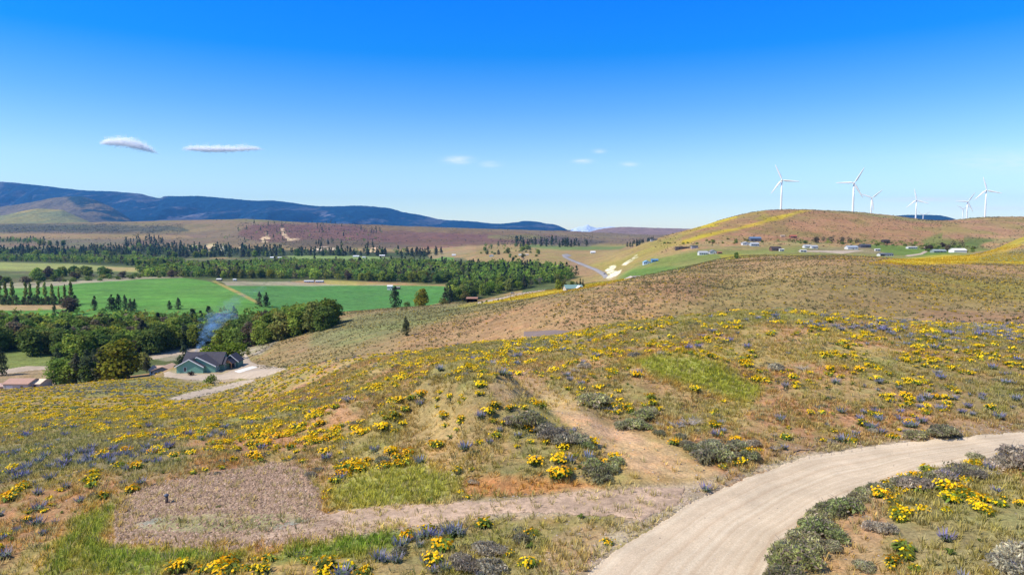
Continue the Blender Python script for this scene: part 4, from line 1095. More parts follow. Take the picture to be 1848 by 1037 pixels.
REST = []
def pf(bands, suffix=""):
    def f(u, v):
        for lim, s in bands:
            if u < lim: return s + suffix
        return bands[-1][1] + suffix
    return f
def rowed(f, vs):
    def g(u, v):
        for k, lim in enumerate(vs):
            if v < lim: return (("in the far rows ", "in the middle rows ", "in the near rows ")[k] if len(vs) > 1 else "") + f(u, v)
        return "in the near rows " + f(u, v)
    return g
frontf = rowed(pf([(60, "at the left picture edge"), (140, "below the poplar row"), (220, "below the slim pine"), (300, "below the dark pine group"), (380, "behind the green house"), (460, "right of the smoke"), (540, "above the river gravel"), (2000, "beside the smooth hill")]), (603, 622, 900))
REST += wood([(-80,596),(60,595),(200,594),(400,592),(540,590),(606,583),(600,592),(545,604),(480,622),(440,628),(330,628),(270,640),(150,650),(95,640),(40,630),(-80,640)], 280, 330, 620, 41, [("broadleaf", 13), ("brown", 1), ("golden", 1), ("pine", 1)], (11.5, 16), "trees in the near wood by the river", frontf, 6.6, 175, 1.2)
REST += wood([(95,640),(200,632),(270,640),(270,665),(200,690),(110,700),(95,680)], 18, 290, 420, 42, [("broadleaf", 6), ("brown", 1), ("pine", 2)], (8, 12), "trees above the left slope", lambda u, v: "in the clump above the left slope", 7, 300, 1.15)
# bushes and trees along the river bars
barf = pf([(70, "on the bar behind the poplars"), (150, "on the bar above the poplar row"), (240, "on the bar left of the wood"), (2000, "on the bar at the field corner")])
REST += wood([(-100,508),(60,505),(180,499),(330,496),(330,500),(240,503),(60,514),(-100,517)], 60, 850, 1400, 43, [("bush", 6), ("grey", 1), ("broadleaf", 1), ("brown", 1)], (8, 15), "bushes along the river bar", barf, 8, 60, 1.7)
REST += wood([(60,498),(200,494),(200,500),(60,506)], 14, 900, 1500, 44, [("broadleaf", 5), ("brown", 1)], (13, 18), "trees along the river bar", barf, 12, 60, 1.2)
# middle woods beyond the field
midf = rowed(pf([(140, "beyond the pale field"), (280, "beyond the field corner"), (400, "beyond the field track end"), (480, "beyond the grey gravel bar"), (600, "beyond the long white sheds"), (700, "left of the white house"), (800, "right of the white house"), (900, "beyond the meadow shed"), (2000, "left of the highway")]), (486, 500, 900))
REST += wood([(250,489),(330,484),(420,480),(520,476),(640,478),(760,478),(830,486),(830,500),(800,511),(700,508),(560,503),(420,502),(330,500),(262,500)], 1150, 850, 2100, 45, [("broadleaf", 14), ("brown", 2), ("pine", 2), ("grey", 1), ("golden", 1)], (11, 17), "trees in the middle wood beyond the field", midf, 8, 34, 1.3)
REST += wood([(-100,466),(120,466),(260,468),(330,474),(330,484),(262,482),(200,476),(60,472),(-100,471)], 420, 1400, 2300, 46, [("broadleaf", 8), ("pine", 1), ("brown", 1)], (11, 16), "trees beyond the pale field", midf, 10, 20, 1.35)
REST += wood([(800,545),(815,520),(850,500),(840,485),(900,480),(960,484),(1010,490),(1045,500),(1000,512),(940,522),(880,533),(838,545)], 360, 620, 1500, 47, [("broadleaf", 13), ("pine", 3), ("fir", 2), ("lime", 2), ("grey", 1)], (11, 17), "trees in the river wood left of the highway", midf, 7.5, 55, 1.25)
REST += wood([(640,478),(760,474),(850,482),(850,490),(760,486),(640,484)], 80, 1200, 2000, 48, [("pine", 2), ("broadleaf", 5)], (12, 17), "conifers in the middle wood", midf, 12, 20, 1.0)
conf = pf([(150, "on the far bank above the pale field"), (300, "on the far bank below the brush"), (420, "on the far bank below the pale cliffs"), (560, "on the far bank below the rock chute"), (700, "on the far bank behind the white barns"), (2000, "on the far bank right of the white barns")])
REST += wood([(-100,452),(0,452),(140,453),(200,448),(300,445),(420,449),(560,456),(700,457),(800,458),(800,463),(700,462),(560,462),(420,465),(300,466),(140,464),(-100,464)], 620, 1750, 3200, 49, [("fir", 5), ("pine", 5), ("broadleaf", 2)], (13, 23), "conifers along the far river bank", conf, 9, 110, 1.25)
REST += wood([(215,438),(280,430),(300,445),(230,448)], 30, 1800, 3600, 50, [("fir", 3), ("pine", 2)], (16, 24), "conifers on the rocky knoll", lambda u, v: "on the rocky knoll above the far bank", 12, 8, 1.0)
REST += wood([(0,434),(60,434),(120,443),(100,447),(60,440),(0,436)], 40, 1800, 3600, 53, [("broadleaf", 3), ("pine", 1)], (14, 20), "trees on the terrace", lambda u, v: "on the terrace above the far bank", 12, 8, 1.2)
REST += wood([(430,405),(600,403),(700,420),(680,446),(470,442),(400,432)], 130, 2300, 4500, 51, [("fir", 3), ("bush", 3)], (12, 22), "trees on the far cliffs", lambda u, v: "dotted on the far brown cliffs", 12, 12, 1.0)
REST += wood([(860,446),(905,444),(960,446),(990,470),(960,474),(900,462),(860,458)], 46, 1100, 3000, 52, [("broadleaf", 3), ("bush", 4), ("pine", 1), ("grey", 1)], (9, 15), "trees on the slope left of the highway", lambda u, v: "on the slope left of the highway", 12, 30, 1.3)
REST += wood([(930,438),(1060,440),(1060,446),(930,446)], 40, 1700, 3400, 54, [("fir", 3), ("pine", 2)], (16, 26), "conifers on the far slope beyond the highway", lambda u, v: "on the far slope beyond the highway", 12, 14, 1.0)
REST += wood([(1128,446),(1150,438),(1180,433),(1176,438),(1150,446)], 26, 1700, 4000, 55, [("fir", 3), ("pine", 2)], (11, 17), "conifers behind the ridge right of the highway", lambda u, v: "behind the ridge right of the highway", 14, 30, 1.0)
REST += wood([(1400,434),(1480,432),(1560,435),(1660,438),(1760,447),(1760,455),(1700,462),(1640,444),(1560,442),(1400,438)], 110, 800, 1500, 56, [("bush", 9), ("brown", 1)], (6, 9), "bushes in the green gully under the turbine hill", pf([(1480, "in the green gully behind the middle houses"), (1600, "in the green gully behind the white houses"), (2000, "in the green gully behind the white barn")]), 5, 50, 1.6)
REST += wood([(1180,440),(1260,434),(1330,428),(1400,436),(1330,440),(1260,442)], 26, 800, 1500, 57, [("bush", 8)], (5, 8), "bushes on the slope above the flat roofed houses", lambda u, v: "on the slope above the flat roofed houses", 6, 26, 1.5)
for k, (u, v, hp, kd) in enumerate([(1018,532,16,"broadleaf"),(1008,530,18,"broadleaf"),(1041,522,14,"fir"),(1047,521,18,"fir"),(1052,520,16,"fir"),(1032,522,14,"broadleaf"),(899,545,7,"fir"),(906,545,6,"fir"),(922,543,6,"fir"),(870,548,4,"bush"),(878,547,4,"bush")]):
    pos = at_depth(u, v, 505) if u > 1000 else None
    plant_tree(kd, u, v, 420, hp, None, "trees around the meadow", "beside the green roofed house" if u > 1000 else "on the yellow meadow right of the shed", LOOKS[kd], 1.0, pos)
# far mass: light copies of every remaining tree in one mesh
def low_tree(kind, seed):
    if kind in ("pine", "fir"): return crown_pine(1.0, 0.55, seed, C_DARKC[seed % 4], 90, 0.0, 0.75, 0.07)
    if kind == "grey": return crown_broad(1.0, 0.75, seed, (0.20, 0.175, 0.14), 40, card=0.05)
    if kind == "bush": return crown_broad(1.0, 1.3, seed, C_DECID[seed % 5], 60, -0.1, 0.95, 0.10)
    if kind == "brown": return crown_broad(1.0, 0.75, seed, (0.13, 0.10, 0.06), 90, 0.0, card=0.07)
    if kind == "golden": return crown_broad(1.0, 0.8, seed, (0.2, 0.2, 0.03), 90, 0.0, card=0.07)
    if kind == "lime": return crown_broad(1.0, 0.80, seed, (0.17, 0.25, 0.03), 110, 0.02, card=0.07)
    return crown_broad(1.0, 0.80, seed, C_DECID[seed % 5], 110, 0.02, card=0.07)
def mass(name, items, lowfn, nvar=6, mat=None):
    lib = {}
    parts = []
    for k, it in enumerate(items):
        kind, x, y, z, h, wide = it
        key = (kind, random.randrange(nvar))
        if key not in lib:
            g = lowfn(key[0], 500 + key[1]); g = (g[0], g[1], g[2]); lib[key] = g
        v, f, c = lib[key]
        a = random.random() * 6.28; ca, sa = math.cos(a), math.sin(a)
        w = np.empty_like(v)
        w[:, 0] = (v[:, 0] * ca - v[:, 1] * sa) * h * wide + x; w[:, 1] = (v[:, 0] * sa + v[:, 1] * ca) * h * wide + y; w[:, 2] = v[:, 2] * h + z
        parts.append((w, f, c * (0.75 + 0.5 * random.random())))
    V, Fc, Cc = merge(parts)
    o = link(name, mesh_np(name, V, Fc, mat or M_FOL, Cc)); tag(o, kind="stuff"); return o
random.shuffle(REST)
mass("woods", REST, low_tree)
print("rest trees", len(REST), "things pending", len(PEND))

# ------------------------------------------------------------------ plants of the hillside
def rot_leaf(n, rg, r0, r1, w, z0, z1, droop=0.3):
    """long leaves spreading from a centre: each two quads in a row (6 verts -> 2 quads)"""
    a = rg.random(n) * 6.283; d = np.stack([np.cos(a), np.sin(a), np.zeros(n)], 1); s = np.stack([-np.sin(a), np.cos(a), np.zeros(n)], 1)
    R = r0 + (r1 - r0) * rg.random(n); Zt = z0 + (z1 - z0) * rg.random(n)
    ww = w * (0.7 + 0.6 * rg.random(n))
    p0 = d * 0.03; p1 = d * (R * 0.5)[:, None] + np.array([0, 0, 1]) * Zt[:, None]; p2 = d * R[:, None] + np.array([0, 0, 1]) * (Zt * (1 - droop * rg.random(n) * 2))[:, None]
    hw = s * ww[:, None]
    V = np.stack([p0 - hw * 0.3, p0 + hw * 0.3, p1 - hw, p1 + hw, p2 - hw * 0.25, p2 + hw * 0.25], 1).reshape(-1, 3)
    b = np.arange(n)[:, None] * 6
    F = np.concatenate([b + np.array([0, 1, 3, 2]), b + np.array([2, 3, 5, 4])])
    return V, F

def discs(c, r, nrm, rg, k=6):
    n = len(c); nrm = nrm / np.linalg.norm(nrm, axis=1, keepdims=True)
    a = np.cross(nrm, rg.normal(size=(n, 3))); a /= np.linalg.norm(a, axis=1, keepdims=True); b = np.cross(nrm, a)
    t = np.arange(k) / k * 6.283
    rr = np.broadcast_to(np.asarray(r, float), (n,))[:, None, None] * (0.75 + 0.5 * rg.random((n, k, 1)))
    V = c[:, None, :] + rr * (np.cos(t)[None, :, None] * a[:, None, :] + np.sin(t)[None, :, None] * b[:, None, :]) - nrm[:, None, :] * rr * 0.15
    F = (np.arange(n)[:, None] * k + np.arange(k)[None, :])
    return V.reshape(-1, 3), F

G_LEAF = np.array([0.19, 0.255, 0.045]); YEL = np.array([0.90, 0.545, 0.005])
def balsam_leaves(seed, n=70):
    rg = np.random.default_rng(seed)
    V, F = rot_leaf(n, rg, 0.20, 0.46, 0.06, 0.12, 0.32)
    c = np.repeat(G_LEAF * (0.55 + 0.8 * rg.random((n, 1))), 6, 0)
    return V, F, c
def balsam_flowers(seed, n=46, r=0.055, k=6):
    rg = np.random.default_rng(seed)
    a = rg.random(n) * 6.283; rad = 0.46 * np.sqrt(rg.random(n)) * (0.7 + 0.5 * np.sin(a * 2 + seed) ** 2)
    c = np.stack([np.cos(a) * rad, np.sin(a) * rad, 0.30 + 0.16 * rg.random(n) - 0.25 * rad], 1)
    nr = np.stack([np.cos(a) * 0.5 + rg.normal(size=n) * 0.4, np.sin(a) * 0.5 + rg.normal(size=n) * 0.4 - 0.5, np.full(n, 0.8)], 1)
    V, F = discs(c, r, nr, rg, k)
    col = YEL * (0.8 + 0.4 * rg.random((n, 1))); col[:, 1] *= 0.85 + 0.25 * rg.random(n)
    return V, F, np.repeat(col, k, 0)
def lupine_leaves(seed, n=80):
    rg = np.random.default_rng(seed)
    V, F = rot_leaf(n, rg, 0.10, 0.36, 0.045, 0.10, 0.30)
    c = np.repeat(np.array([0.17, 0.215, 0.125]) * (0.55 + 0.8 * rg.random((n, 1))), 6, 0)
    return V, F, c
def lupine_spikes(seed, n=26, pale=0.0):
    rg = np.random.default_rng(seed)
    a = rg.random(n) * 6.283; rad = 0.32 * np.sqrt(rg.random(n))
    base = np.stack([np.cos(a) * rad, np.sin(a) * rad, 0.18 + 0.05 * rg.random(n)], 1)
    lean = np.stack([np.cos(a) * rad * 0.5, np.sin(a) * rad * 0.5, 0.16 + 0.12 * rg.random(n)], 1)
    V = []; F = []; C = []
    for i in range(n):
        w = 0.022
        for q in range(3):
            t = q * 2.094 + a[i]; o = np.array([math.cos(t), math.sin(t), 0]) * w; o2 = np.array([math.cos(t + 2.094), math.sin(t + 2.094), 0]) * w
            b0 = base[i]; tp = base[i] + lean[i]
            k = len(V); V += [b0 + o, b0 + o2, tp + o2 * 0.25, tp + o * 0.25]; F.append([k, k+1, k+2, k+3])
        cc = np.array([0.27, 0.25, 0.52]) * (0.7 + 0.6 * rg.random()) * (1 - pale) + np.array([0.36, 0.38, 0.42]) * pale
        C += [cc] * 12
    return np.array(V), np.array(F), np.array(C)
def sage_crown(seed, n=420, col=(0.205, 0.215, 0.145), flat=0.55, leaf=0.6):
    rg = np.random.default_rng(seed)
    k = 12; L = rnd_dir(k, rg) * 0.38; L[:, 2] = np.abs(L[:, 2]) * flat + 0.16
    idx = rg.integers(0, k, n); d = rnd_dir(n, rg); d[:, 2] = np.abs(d[:, 2]) * 0.9 - 0.15
    pos = L[idx] + d * (0.17 + 0.14 * rg.random((n, 1))) * np.array([1, 1, 0.8])
    pos[:, 2] = np.abs(pos[:, 2])
    lc = 0.65 + 0.7 * rg.random(k)
    cc = np.asarray(col) * (lc[idx] * (0.55 + 0.8 * rg.random(n)))[:, None]
    # upright sprigs
    nr = rnd_dir(n, rg); nr[:, 2] *= 0.35
    tw = rg.random(n) < 0.22; cc[tw] = cc[tw].mean(1, keepdims=True) * np.array([1.25, 1.0, 0.75])
    return cards(pos, (0.03 + 0.03 * rg.random(n)) * leaf, nr, cc, rg, 2.6 if leaf < 1 else 1.9)
def branches(seed, n=26, L=0.6, r=0.012, up=0.5):
    rg = random.Random(seed); b = MB()
    for i in range(n):
        a = rg.random() * 6.283; l = L * rg.uniform(0.5, 1); e = rg.uniform(0.15, up)
        p0 = Vector((0, 0, 0)); p1 = Vector((math.cos(a) * l * 0.5, math.sin(a) * l * 0.5, e * l + 0.05))
        p2 = p1 + Vector((math.cos(a + rg.uniform(-.7, .7)) * l * 0.5, math.sin(a + rg.uniform(-.7, .7)) * l * 0.5, rg.uniform(0.0, 0.25) * l))
        b.tube(p0, p1, r, r * 0.7, 4, False); b.tube(p1, p2, r * 0.7, r * 0.3, 4, False)
        p3 = p1 + Vector((rg.uniform(-.3, .3) * l, rg.uniform(-.3, .3) * l, rg.uniform(0.1, .35) * l)); b.tube(p1, p3, r * 0.5, r * 0.2, 3, False)
    return b
M_DEAD = plain_mat("weathered_grey_wood", (0.42, 0.37, 0.33), var=0.25, scale=8)
M_STEM = plain_mat("sage_wood", (0.17, 0.14, 0.11), var=0.25, scale=8)

BL = [mk("balsam_leaves", balsam_leaves(i)) for i in range(5)]
BF = [mk("balsam_flowers", balsam_flowers(i, (40, 60, 28, 50, 20)[i]), M_FLOW) for i in range(5)]
LL = [mk("lupine_leaves", lupine_leaves(20 + i)) for i in range(4)]
LS = [mk("lupine_spikes", lupine_spikes(30 + i, 26, (0.1, 0.35, 0.65, 0.5)[i]), M_FLOW) for i in range(4)]
SG = [mk("sage_foliage", sage_crown(40 + i, 1050, ((0.45, 0.43, 0.23), (0.42, 0.41, 0.18), (0.50, 0.44, 0.31), (0.36, 0.39, 0.14))[i])) for i in range(4)]
SB = [branches(50 + i, 30, 0.62, 0.012, 0.9).mesh("sage_stems", M_STEM) for i in range(3)]
DB = [branches(60 + i, 34, 0.9, 0.014, 0.35).mesh("dead_branches", M_DEAD) for i in range(3)]

LM = [("below the cobble pad", 400, 1030), ("low on the left slope", 60, 950), ("left of the cobble pad", 130, 880), ("above the cobble pad", 330, 815), ("behind the pad's right end", 480, 800),
      ("right of the cobble pad", 640, 850), ("between pad and bare nose", 680, 780), ("on the bare nose", 790, 720), ("above the orange cut bank", 950, 820), ("left of the orange cut bank", 780, 850),
      ("below the grey gravel path", 830, 985), ("beside the near road edge", 990, 960), ("left of the sandy path", 960, 760), ("right of the sandy path", 1120, 760), ("where path meets road", 1250, 800),
      ("below the grassy mound", 1300, 750), ("left of the grassy mound", 1080, 660), ("above the grassy mound", 1260, 610), ("right of the grassy mound", 1430, 680), ("above the far road edge", 1450, 760),
      ("on the right slope above the road", 1640, 740), ("high on the right slope", 1650, 640), ("above the road at the right edge", 1800, 700), ("on the bank inside the bend", 1700, 930),
      ("in the bottom right corner", 1800, 1000), ("on the inner bank's edge", 1560, 950), ("on the middle left slope", 200, 770), ("below the green house", 400, 740),
      ("on the slope right of the drive", 560, 710), ("on the crest left of centre", 700, 660), ("on the crest before the grey shale", 900, 650), ("far up the left slope", 100, 740), ("at the top of the right slope", 1450, 590)]
LMA = np.array([(a[1], a[2]) for a in LM], float)
def place_of(u, v):
    return LM[int(np.argmin(((LMA[:, 0] - u) / 1.3) ** 2 + ((LMA[:, 1] - v) * 1.2) ** 2))][0]

NOGO = [ROAD, TRACK, PAD]
LUSH = [[(60,1037),(140,925),(200,902),(230,890),(215,930),(185,975),(260,988),(480,993),(620,970),(690,950),(745,955),(700,990),(640,1005),(500,1003),(300,1015),(280,1037)],
        [(600,880),(660,850),(760,840),(820,850),(830,880),(790,905),(640,918),(590,915)],
        [(1125,650),(1180,640),(1290,652),(1340,680),(1375,700),(1350,722),(1300,712),(1240,700),(1190,682)]]
BARE = [PATH, [(296,668),(330,664),(440,650),(520,662),(478,682),(395,689),(330,688),(296,682)], [(300,720),(350,706),(400,695),(460,684),(430,697),(380,711),(330,722)], [(840,895),(835,866),(1030,866),(1060,888),(930,897)], [(980,940),(1110,935),(1060,1037),(985,1037),(965,985)], [(1200,900),(1300,850),(1400,825),(1560,798),(1700,785),(1848,765),(1848,780),(1400,830)],
        [(1400,1037),(1440,975),(1520,940),(1600,900),(1590,1037)], [(690,820),(740,750),(785,735),(790,760),(760,800)], [(500,845),(560,815),(600,840),(590,865)], [(1100,860),(1200,850),(1290,860),(1200,890)]]
def near_scatter(n, ymin, ymax, seed, qm=0.80):
    if qm == 0.80 and ymax < 700: n, qm = int(n * 1.15), 0.92
    rg = np.random.default_rng(seed)
    y = np.sqrt(rg.random(n) * (ymax**2 - ymin**2) + ymin**2); q = (rg.random(n) * 2 - 1) * qm; x = q * y; z = ground(x, y); u, v = project(x, y, z)
    k = np.interp(np.log(y), np.log(YG), np.arange(NR)).astype(int); j = np.clip(np.interp(q, QG, np.arange(NQ)).astype(int), 0, NQ - 1)
    return np.stack([x, y, z, u, v, KG[k, j], k, j], 1)
def inside_any(polys, P, m=0.0):
    r = np.zeros(len(P), bool)
    for pl in polys: r |= poly_sd(pl, P[:, 3], P[:, 4]) > m
    return r

# yellow balsamroot: where it grows thick (u, v, ru, rv, weight)
def density(P, blobs, base):
    d = np.full(len(P), float(base))
    for u, v, ru, rv, w in blobs: d += w * np.exp(-((P[:, 3] - u) / ru) ** 2 - ((P[:, 4] - v) / rv) ** 2)
    return d
rgn = np.random.default_rng(5)
def clumpy(P, scale, seed, lo, hi): return sstep(lo, hi, noise(P[:, 0], P[:, 1], scale, seed, 3))
A = near_scatter(140000, 20, 290, 81)
A = A[(A[:, 5] < 7.1) & (A[:, 4] < 1075)]
A = A[~inside_any(NOGO, A, -3) & ~inside_any(LUSH, A, -2) & ~inside_any(BARE, A, -2)]
dY = density(A, [(350,760,330,60,0.7),(100,740,200,30,0.8),(480,790,130,40,0.6),(720,870,60,30,0.0),(860,660,90,18,0.9),(860,730,90,30,0.6),(1100,620,120,30,0.6),(1550,620,250,30,0.45),(1700,680,250,50,0.2),(1750,900,140,70,1.3),(1620,960,40,60,0.9),
                 (1660,870,110,18,1.2),(640,720,160,40,0.5),(1000,650,140,30,0.35),(1150,700,80,60,0.25),(1000,740,500,120,0.12),(1500,660,330,70,0.15),(940,850,130,30,0.4),(800,985,80,36,1.0),(560,1030,120,14,2.0),(330,1032,60,10,2.0),(60,960,90,60,0.6),(220,860,60,30,0.6),(650,840,60,25,0.7),(960,830,110,40,0.45),(690,780,60,30,0.6)], 0.25)
dY -= density(A, [(150,830,170,40,0.45),(1050,740,70,60,0.3),(1400,770,200,30,0.25),(1500,700,120,40,0.2)], 0)
acc = rgn.random(len(A)) < dY * clumpy(A, 3.2, 82, 0.36, 0.60) * np.where(A[:, 1] < 60, 1.0, np.where(A[:, 3] < 650, 0.42, 0.85))
Y = A[acc]
B = near_scatter(70000, 20, 210, 83); B = B[(B[:, 5] < 7.1) & (B[:, 4] < 1075)]
B = B[~inside_any(NOGO, B, -3) & ~inside_any(LUSH, B, -2) & ~inside_any(BARE, B, -2)]
dL = density(B, [(170,830,230,45,0.55),(60,900,120,60,0.5),(1550,760,220,30,0.5),(1650,600,260,22,0.9),(1750,700,150,60,0.5),(800,985,120,42,2.6),(860,1020,90,20,1.5),(640,830,90,30,0.6),(840,760,70,40,0.5),(1000,640,90,20,0.5),(1300,790,60,25,0.3),(250,700,160,16,0.6)], 0.09)
accL = rgn.random(len(B)) < dL * clumpy(B, 4.0, 84, 0.40, 0.62) * 0.55
Lp = B[accL]
print("balsam", len(Y), "lupine", len(Lp))
BIGY = [(1018,860,1.55),(965,838,1.35),(1418,792,1.15),(1557,768,1.3),(895,790,1.2),(1018,810,1.0),(798,990,1.5),(770,960,1.2),(873,950,1.25),(960,965,1.0),(690,775,1.5),(650,850,1.4),(590,1028,1.5),(318,1030,1.3),(545,835,0.9),(1000,855,1.0),(1255,705,1.2),(1150,680,1.5),(1787,738,1.2),(420,1034,1.3),(470,1034,1.2),(1090,838,1.0),(1110,828,1.1)]
def sized(n, a, b, seed): return a + (b - a) * np.random.default_rng(seed).random(n) ** 1.5
items = [(x, y, z, u, v, s) for (x, y, z, u, v, *_), s in zip(Y, sized(len(Y), 0.5, 1.15, 91))] + [(*hit(u, v, 18), u, v, s) for u, v, s in [(a_, b_, c_ * 0.85) for a_, b_, c_ in BIGY]]
items.sort(key=lambda t: -t[5] / t[1])
items = [t for t in items]
NI = 290
for t in items[:NI]:
    x, y, z, u, v, s = t
    k = random.randrange(5)
    o = empty("balsamroot", (x, y, z - 0.02), random.random() * 6.28, s)
    tag(o, None, "wildflower", "yellow balsamroot clumps on the hillside")
    link("leaves", BL[random.randrange(5)], o); link("blossoms", BF[k], o)
    look = ("large" if s > 1.05 else "middling" if s > 0.8 else "small") + " " + {0: "yellow balsamroot", 1: "densely blooming balsamroot", 2: "half leafy balsamroot", 3: "yellow balsamroot", 4: "sparsely blooming balsamroot"}[k]
    PEND.append((o, look, place_of(u, v), u, v))
libY = {}
def stuff_mass(name, pts, lib, mat, zoff=0.0, tint=0.25):
    """pts rows x, y, z, scale; lib list of (v, f, c) all with the same face size"""
    rg = np.random.default_rng(len(pts)); by = rg.integers(0, len(lib), len(pts)); parts = []
    for k, (v, f, c) in enumerate(lib):
        m = pts[by == k]
        if not len(m): continue
        a = rg.random(len(m)) * 6.283; ca, sa = np.cos(a)[:, None], np.sin(a)[:, None]; s = m[:, 3][:, None]
        X = (v[None, :, 0] * ca - v[None, :, 1] * sa) * s + m[:, 0][:, None]; Yv = (v[None, :, 0] * sa + v[None, :, 1] * ca) * s + m[:, 1][:, None]; Z = v[None, :, 2] * s + m[:, 2][:, None] + zoff
        V = np.stack([X, Yv, Z], 2).reshape(-1, 3)
        F = (f[None] + (np.arange(len(m)) * len(v))[:, None, None]).reshape(-1, f.shape[1])
        C = (c[None] * (1 + (rg.random((len(m), 1, 1)) - 0.5) * 2 * tint)).reshape(-1, 3)
        if m.shape[1] > 4: C = (c[None] * m[:, None, 4:7] * (1 + (rg.random((len(m), 1, 1)) - 0.5) * 2 * tint)).reshape(-1, 3)
        parts.append((V, F, C))
    V, F, C = merge(parts)
    o = link(name, mesh_np(name, V, F, mat, C)); tag(o, kind="stuff"); return o
R = np.array([(t[0], t[1], t[2] - 0.02, t[5]) for t in items[NI:]])
stuff_mass("balsamroot_leaves", R, [balsam_leaves(i, 26) for i in range(5)], M_FOL)
stuff_mass("balsamroot_flowers", R, [balsam_flowers(i, (26, 34, 18, 30, 14)[i], 0.075, 4) for i in range(5)], M_FLOW)

items = [(x, y, z, u, v, s) for (x, y, z, u, v, *_), s in zip(Lp, sized(len(Lp), 0.6, 1.2, 92))]
items.sort(key=lambda t: -t[5] / t[1])
for t in items[:260]:
    x, y, z, u, v, s = t; k = random.randrange(4)
    o = empty("lupine", (x, y, z - 0.02), random.random() * 6.28, s)
    tag(o, None, "wildflower", "lupine clumps on the hillside")
    link("leaves", LL[random.randrange(4)], o); link("flower_spikes", LS[k], o)
    look = ("large" if s > 1.0 else "middling" if s > 0.78 else "small") + " " + ("violet lupine", "purple-blue lupine", "grey-blue lupine", "pale blue lupine")[k]
    PEND.append((o, look, place_of(u, v), u, v))
R = np.array([(t[0], t[1], t[2] - 0.02, t[5]) for t in items[260:]])
stuff_mass("lupine_leaves", R, [lupine_leaves(20 + i, 26) for i in range(4)], M_FOL)
stuff_mass("lupine_flowers", R, [lupine_spikes(30 + i, 12, 0.55) for i in range(4)], M_FLOW)

# sagebrush: (u, v of the foot, width in metres, look)
SAGE = [(925,765,1.3,2),(952,770,2.3,1),(978,778,1.5,2),(1000,795,2.0,2),(1022,803,1.8,2),(1043,800,1.5,0),(1058,808,1.0,3),(1068,732,2.2,1),(1088,728,1.6,1),(1058,726,1.2,3),(1160,757,1.7,3),(1172,748,1.4,1),(1145,772,1.6,1),(1122,773,1.2,0),(1165,775,1.0,3),
        (1285,812,1.6,0),(1268,822,1.5,1),(1250,815,1.2,1),(1300,830,1.7,1),(1270,832,1.7,0),(1330,812,1.5,0),(1352,830,1.4,1),(1322,830,1.3,0),(1240,806,1.0,0),(1360,805,1.0,2),(1075,862,1.6,1),(1085,868,1.3,0),(1100,850,1.2,1),(1112,838,1.1,3),(1070,842,1.2,3),
        (875,1000,1.35,2),(898,1000,1.0,2),(845,1030,1.3,2),(885,1035,1.4,2),(830,1015,1.0,2),(940,978,0.9,0),(1702,788,1.9,0),(1652,792,1.45,1),(1720,786,1.0,0),(1846,838,2.4,2),(1822,842,1.6,2),(1800,846,1.3,2),
        (1636,880,1.4,0),(1650,885,1.5,2),(1668,883,1.4,2),(1690,868,1.2,1),(1705,866,1.2,2),(1728,862,1.3,0),(1745,858,1.4,0),(1762,862,1.0,2),(1586,893,1.4,0),(1566,898,1.3,1),(1552,908,1.2,1),(1600,890,1.1,3),(1520,925,1.5,3),(1500,932,1.5,1),(1535,918,1.2,3),(1480,945,1.5,1),
        (1470,965,1.6,3),(1450,985,1.5,1),(1490,960,1.2,3),(1430,1010,1.7,1),(1445,1020,1.6,3),(1410,1032,1.5,3),(1462,1000,1.3,1),(1420,1055,1.5,1),(1510,975,1.1,3),(1500,990,0.9,0),(1560,1028,0.9,0),(1840,1015,1.6,2),(1815,1032,1.4,2),(1600,960,0.9,2),(1575,955,0.9,2),
        (720,1000,0.8,2),(560,860,0.8,2),(575,850,0.7,2),(395,915,0.35,3),(392,856,0.5,2),(1405,560,2.2,1),(1425,562,1.4,3),(1400,668,1.5,2),(1760,830,1.1,0),(690,835,1.0,0),(1190,785,0.9,0),(1500,800,0.7,2),(1575,780,0.8,2),(100,735,1.5,1),(135,740,1.6,3),(1228,790,0.8,0),(1145,645,1.3,2),(640,768,0.9,0),(1055,665,1.4,2),(855,873,0.7,2)]
SLOOK = ["grey-green sagebrush", "dull green sagebrush", "silvery grey sagebrush", "fresh green sagebrush"]
def sage(u, v, w, k, pos=None):
    x, y, z = pos if pos is not None else hit(u, v, 15)
    o = empty("sagebrush", (x, y, z - 0.05), random.random() * 6.28, w / 1.25)
    tag(o, None, "sagebrush", "sagebrush on the hillside")
    link("foliage", SG[k], o); link("stems", SB[random.randrange(3)], o)
    PEND.append((o, ("large " if w > 1.55 else "middling " if w > 1.1 else "small ") + SLOOK[k], place_of(u, v), u, v))
for s_ in SAGE: sage(*s_)
for k, (u, v, w) in enumerate([(1105,742,1.3),(1245,768,1.9),(1222,772,1.2),(1192,640,1.2),(1040,672,1.3),(1448,668,1.2),(1190,768,0.8),(1790,858,0.9),(1395,812,0.9)]):
    x, y, z = hit(u, v, 15)
    o = tag(link("dead_shrub", DB[k % 3], None, (x, y, z), k * 1.3, w / 1.5), None, "dead shrub", "dead shrubs on the hillside")
    PEND.append((o, "bleached grey dead shrub with bare twigs", place_of(u, v), u, v))

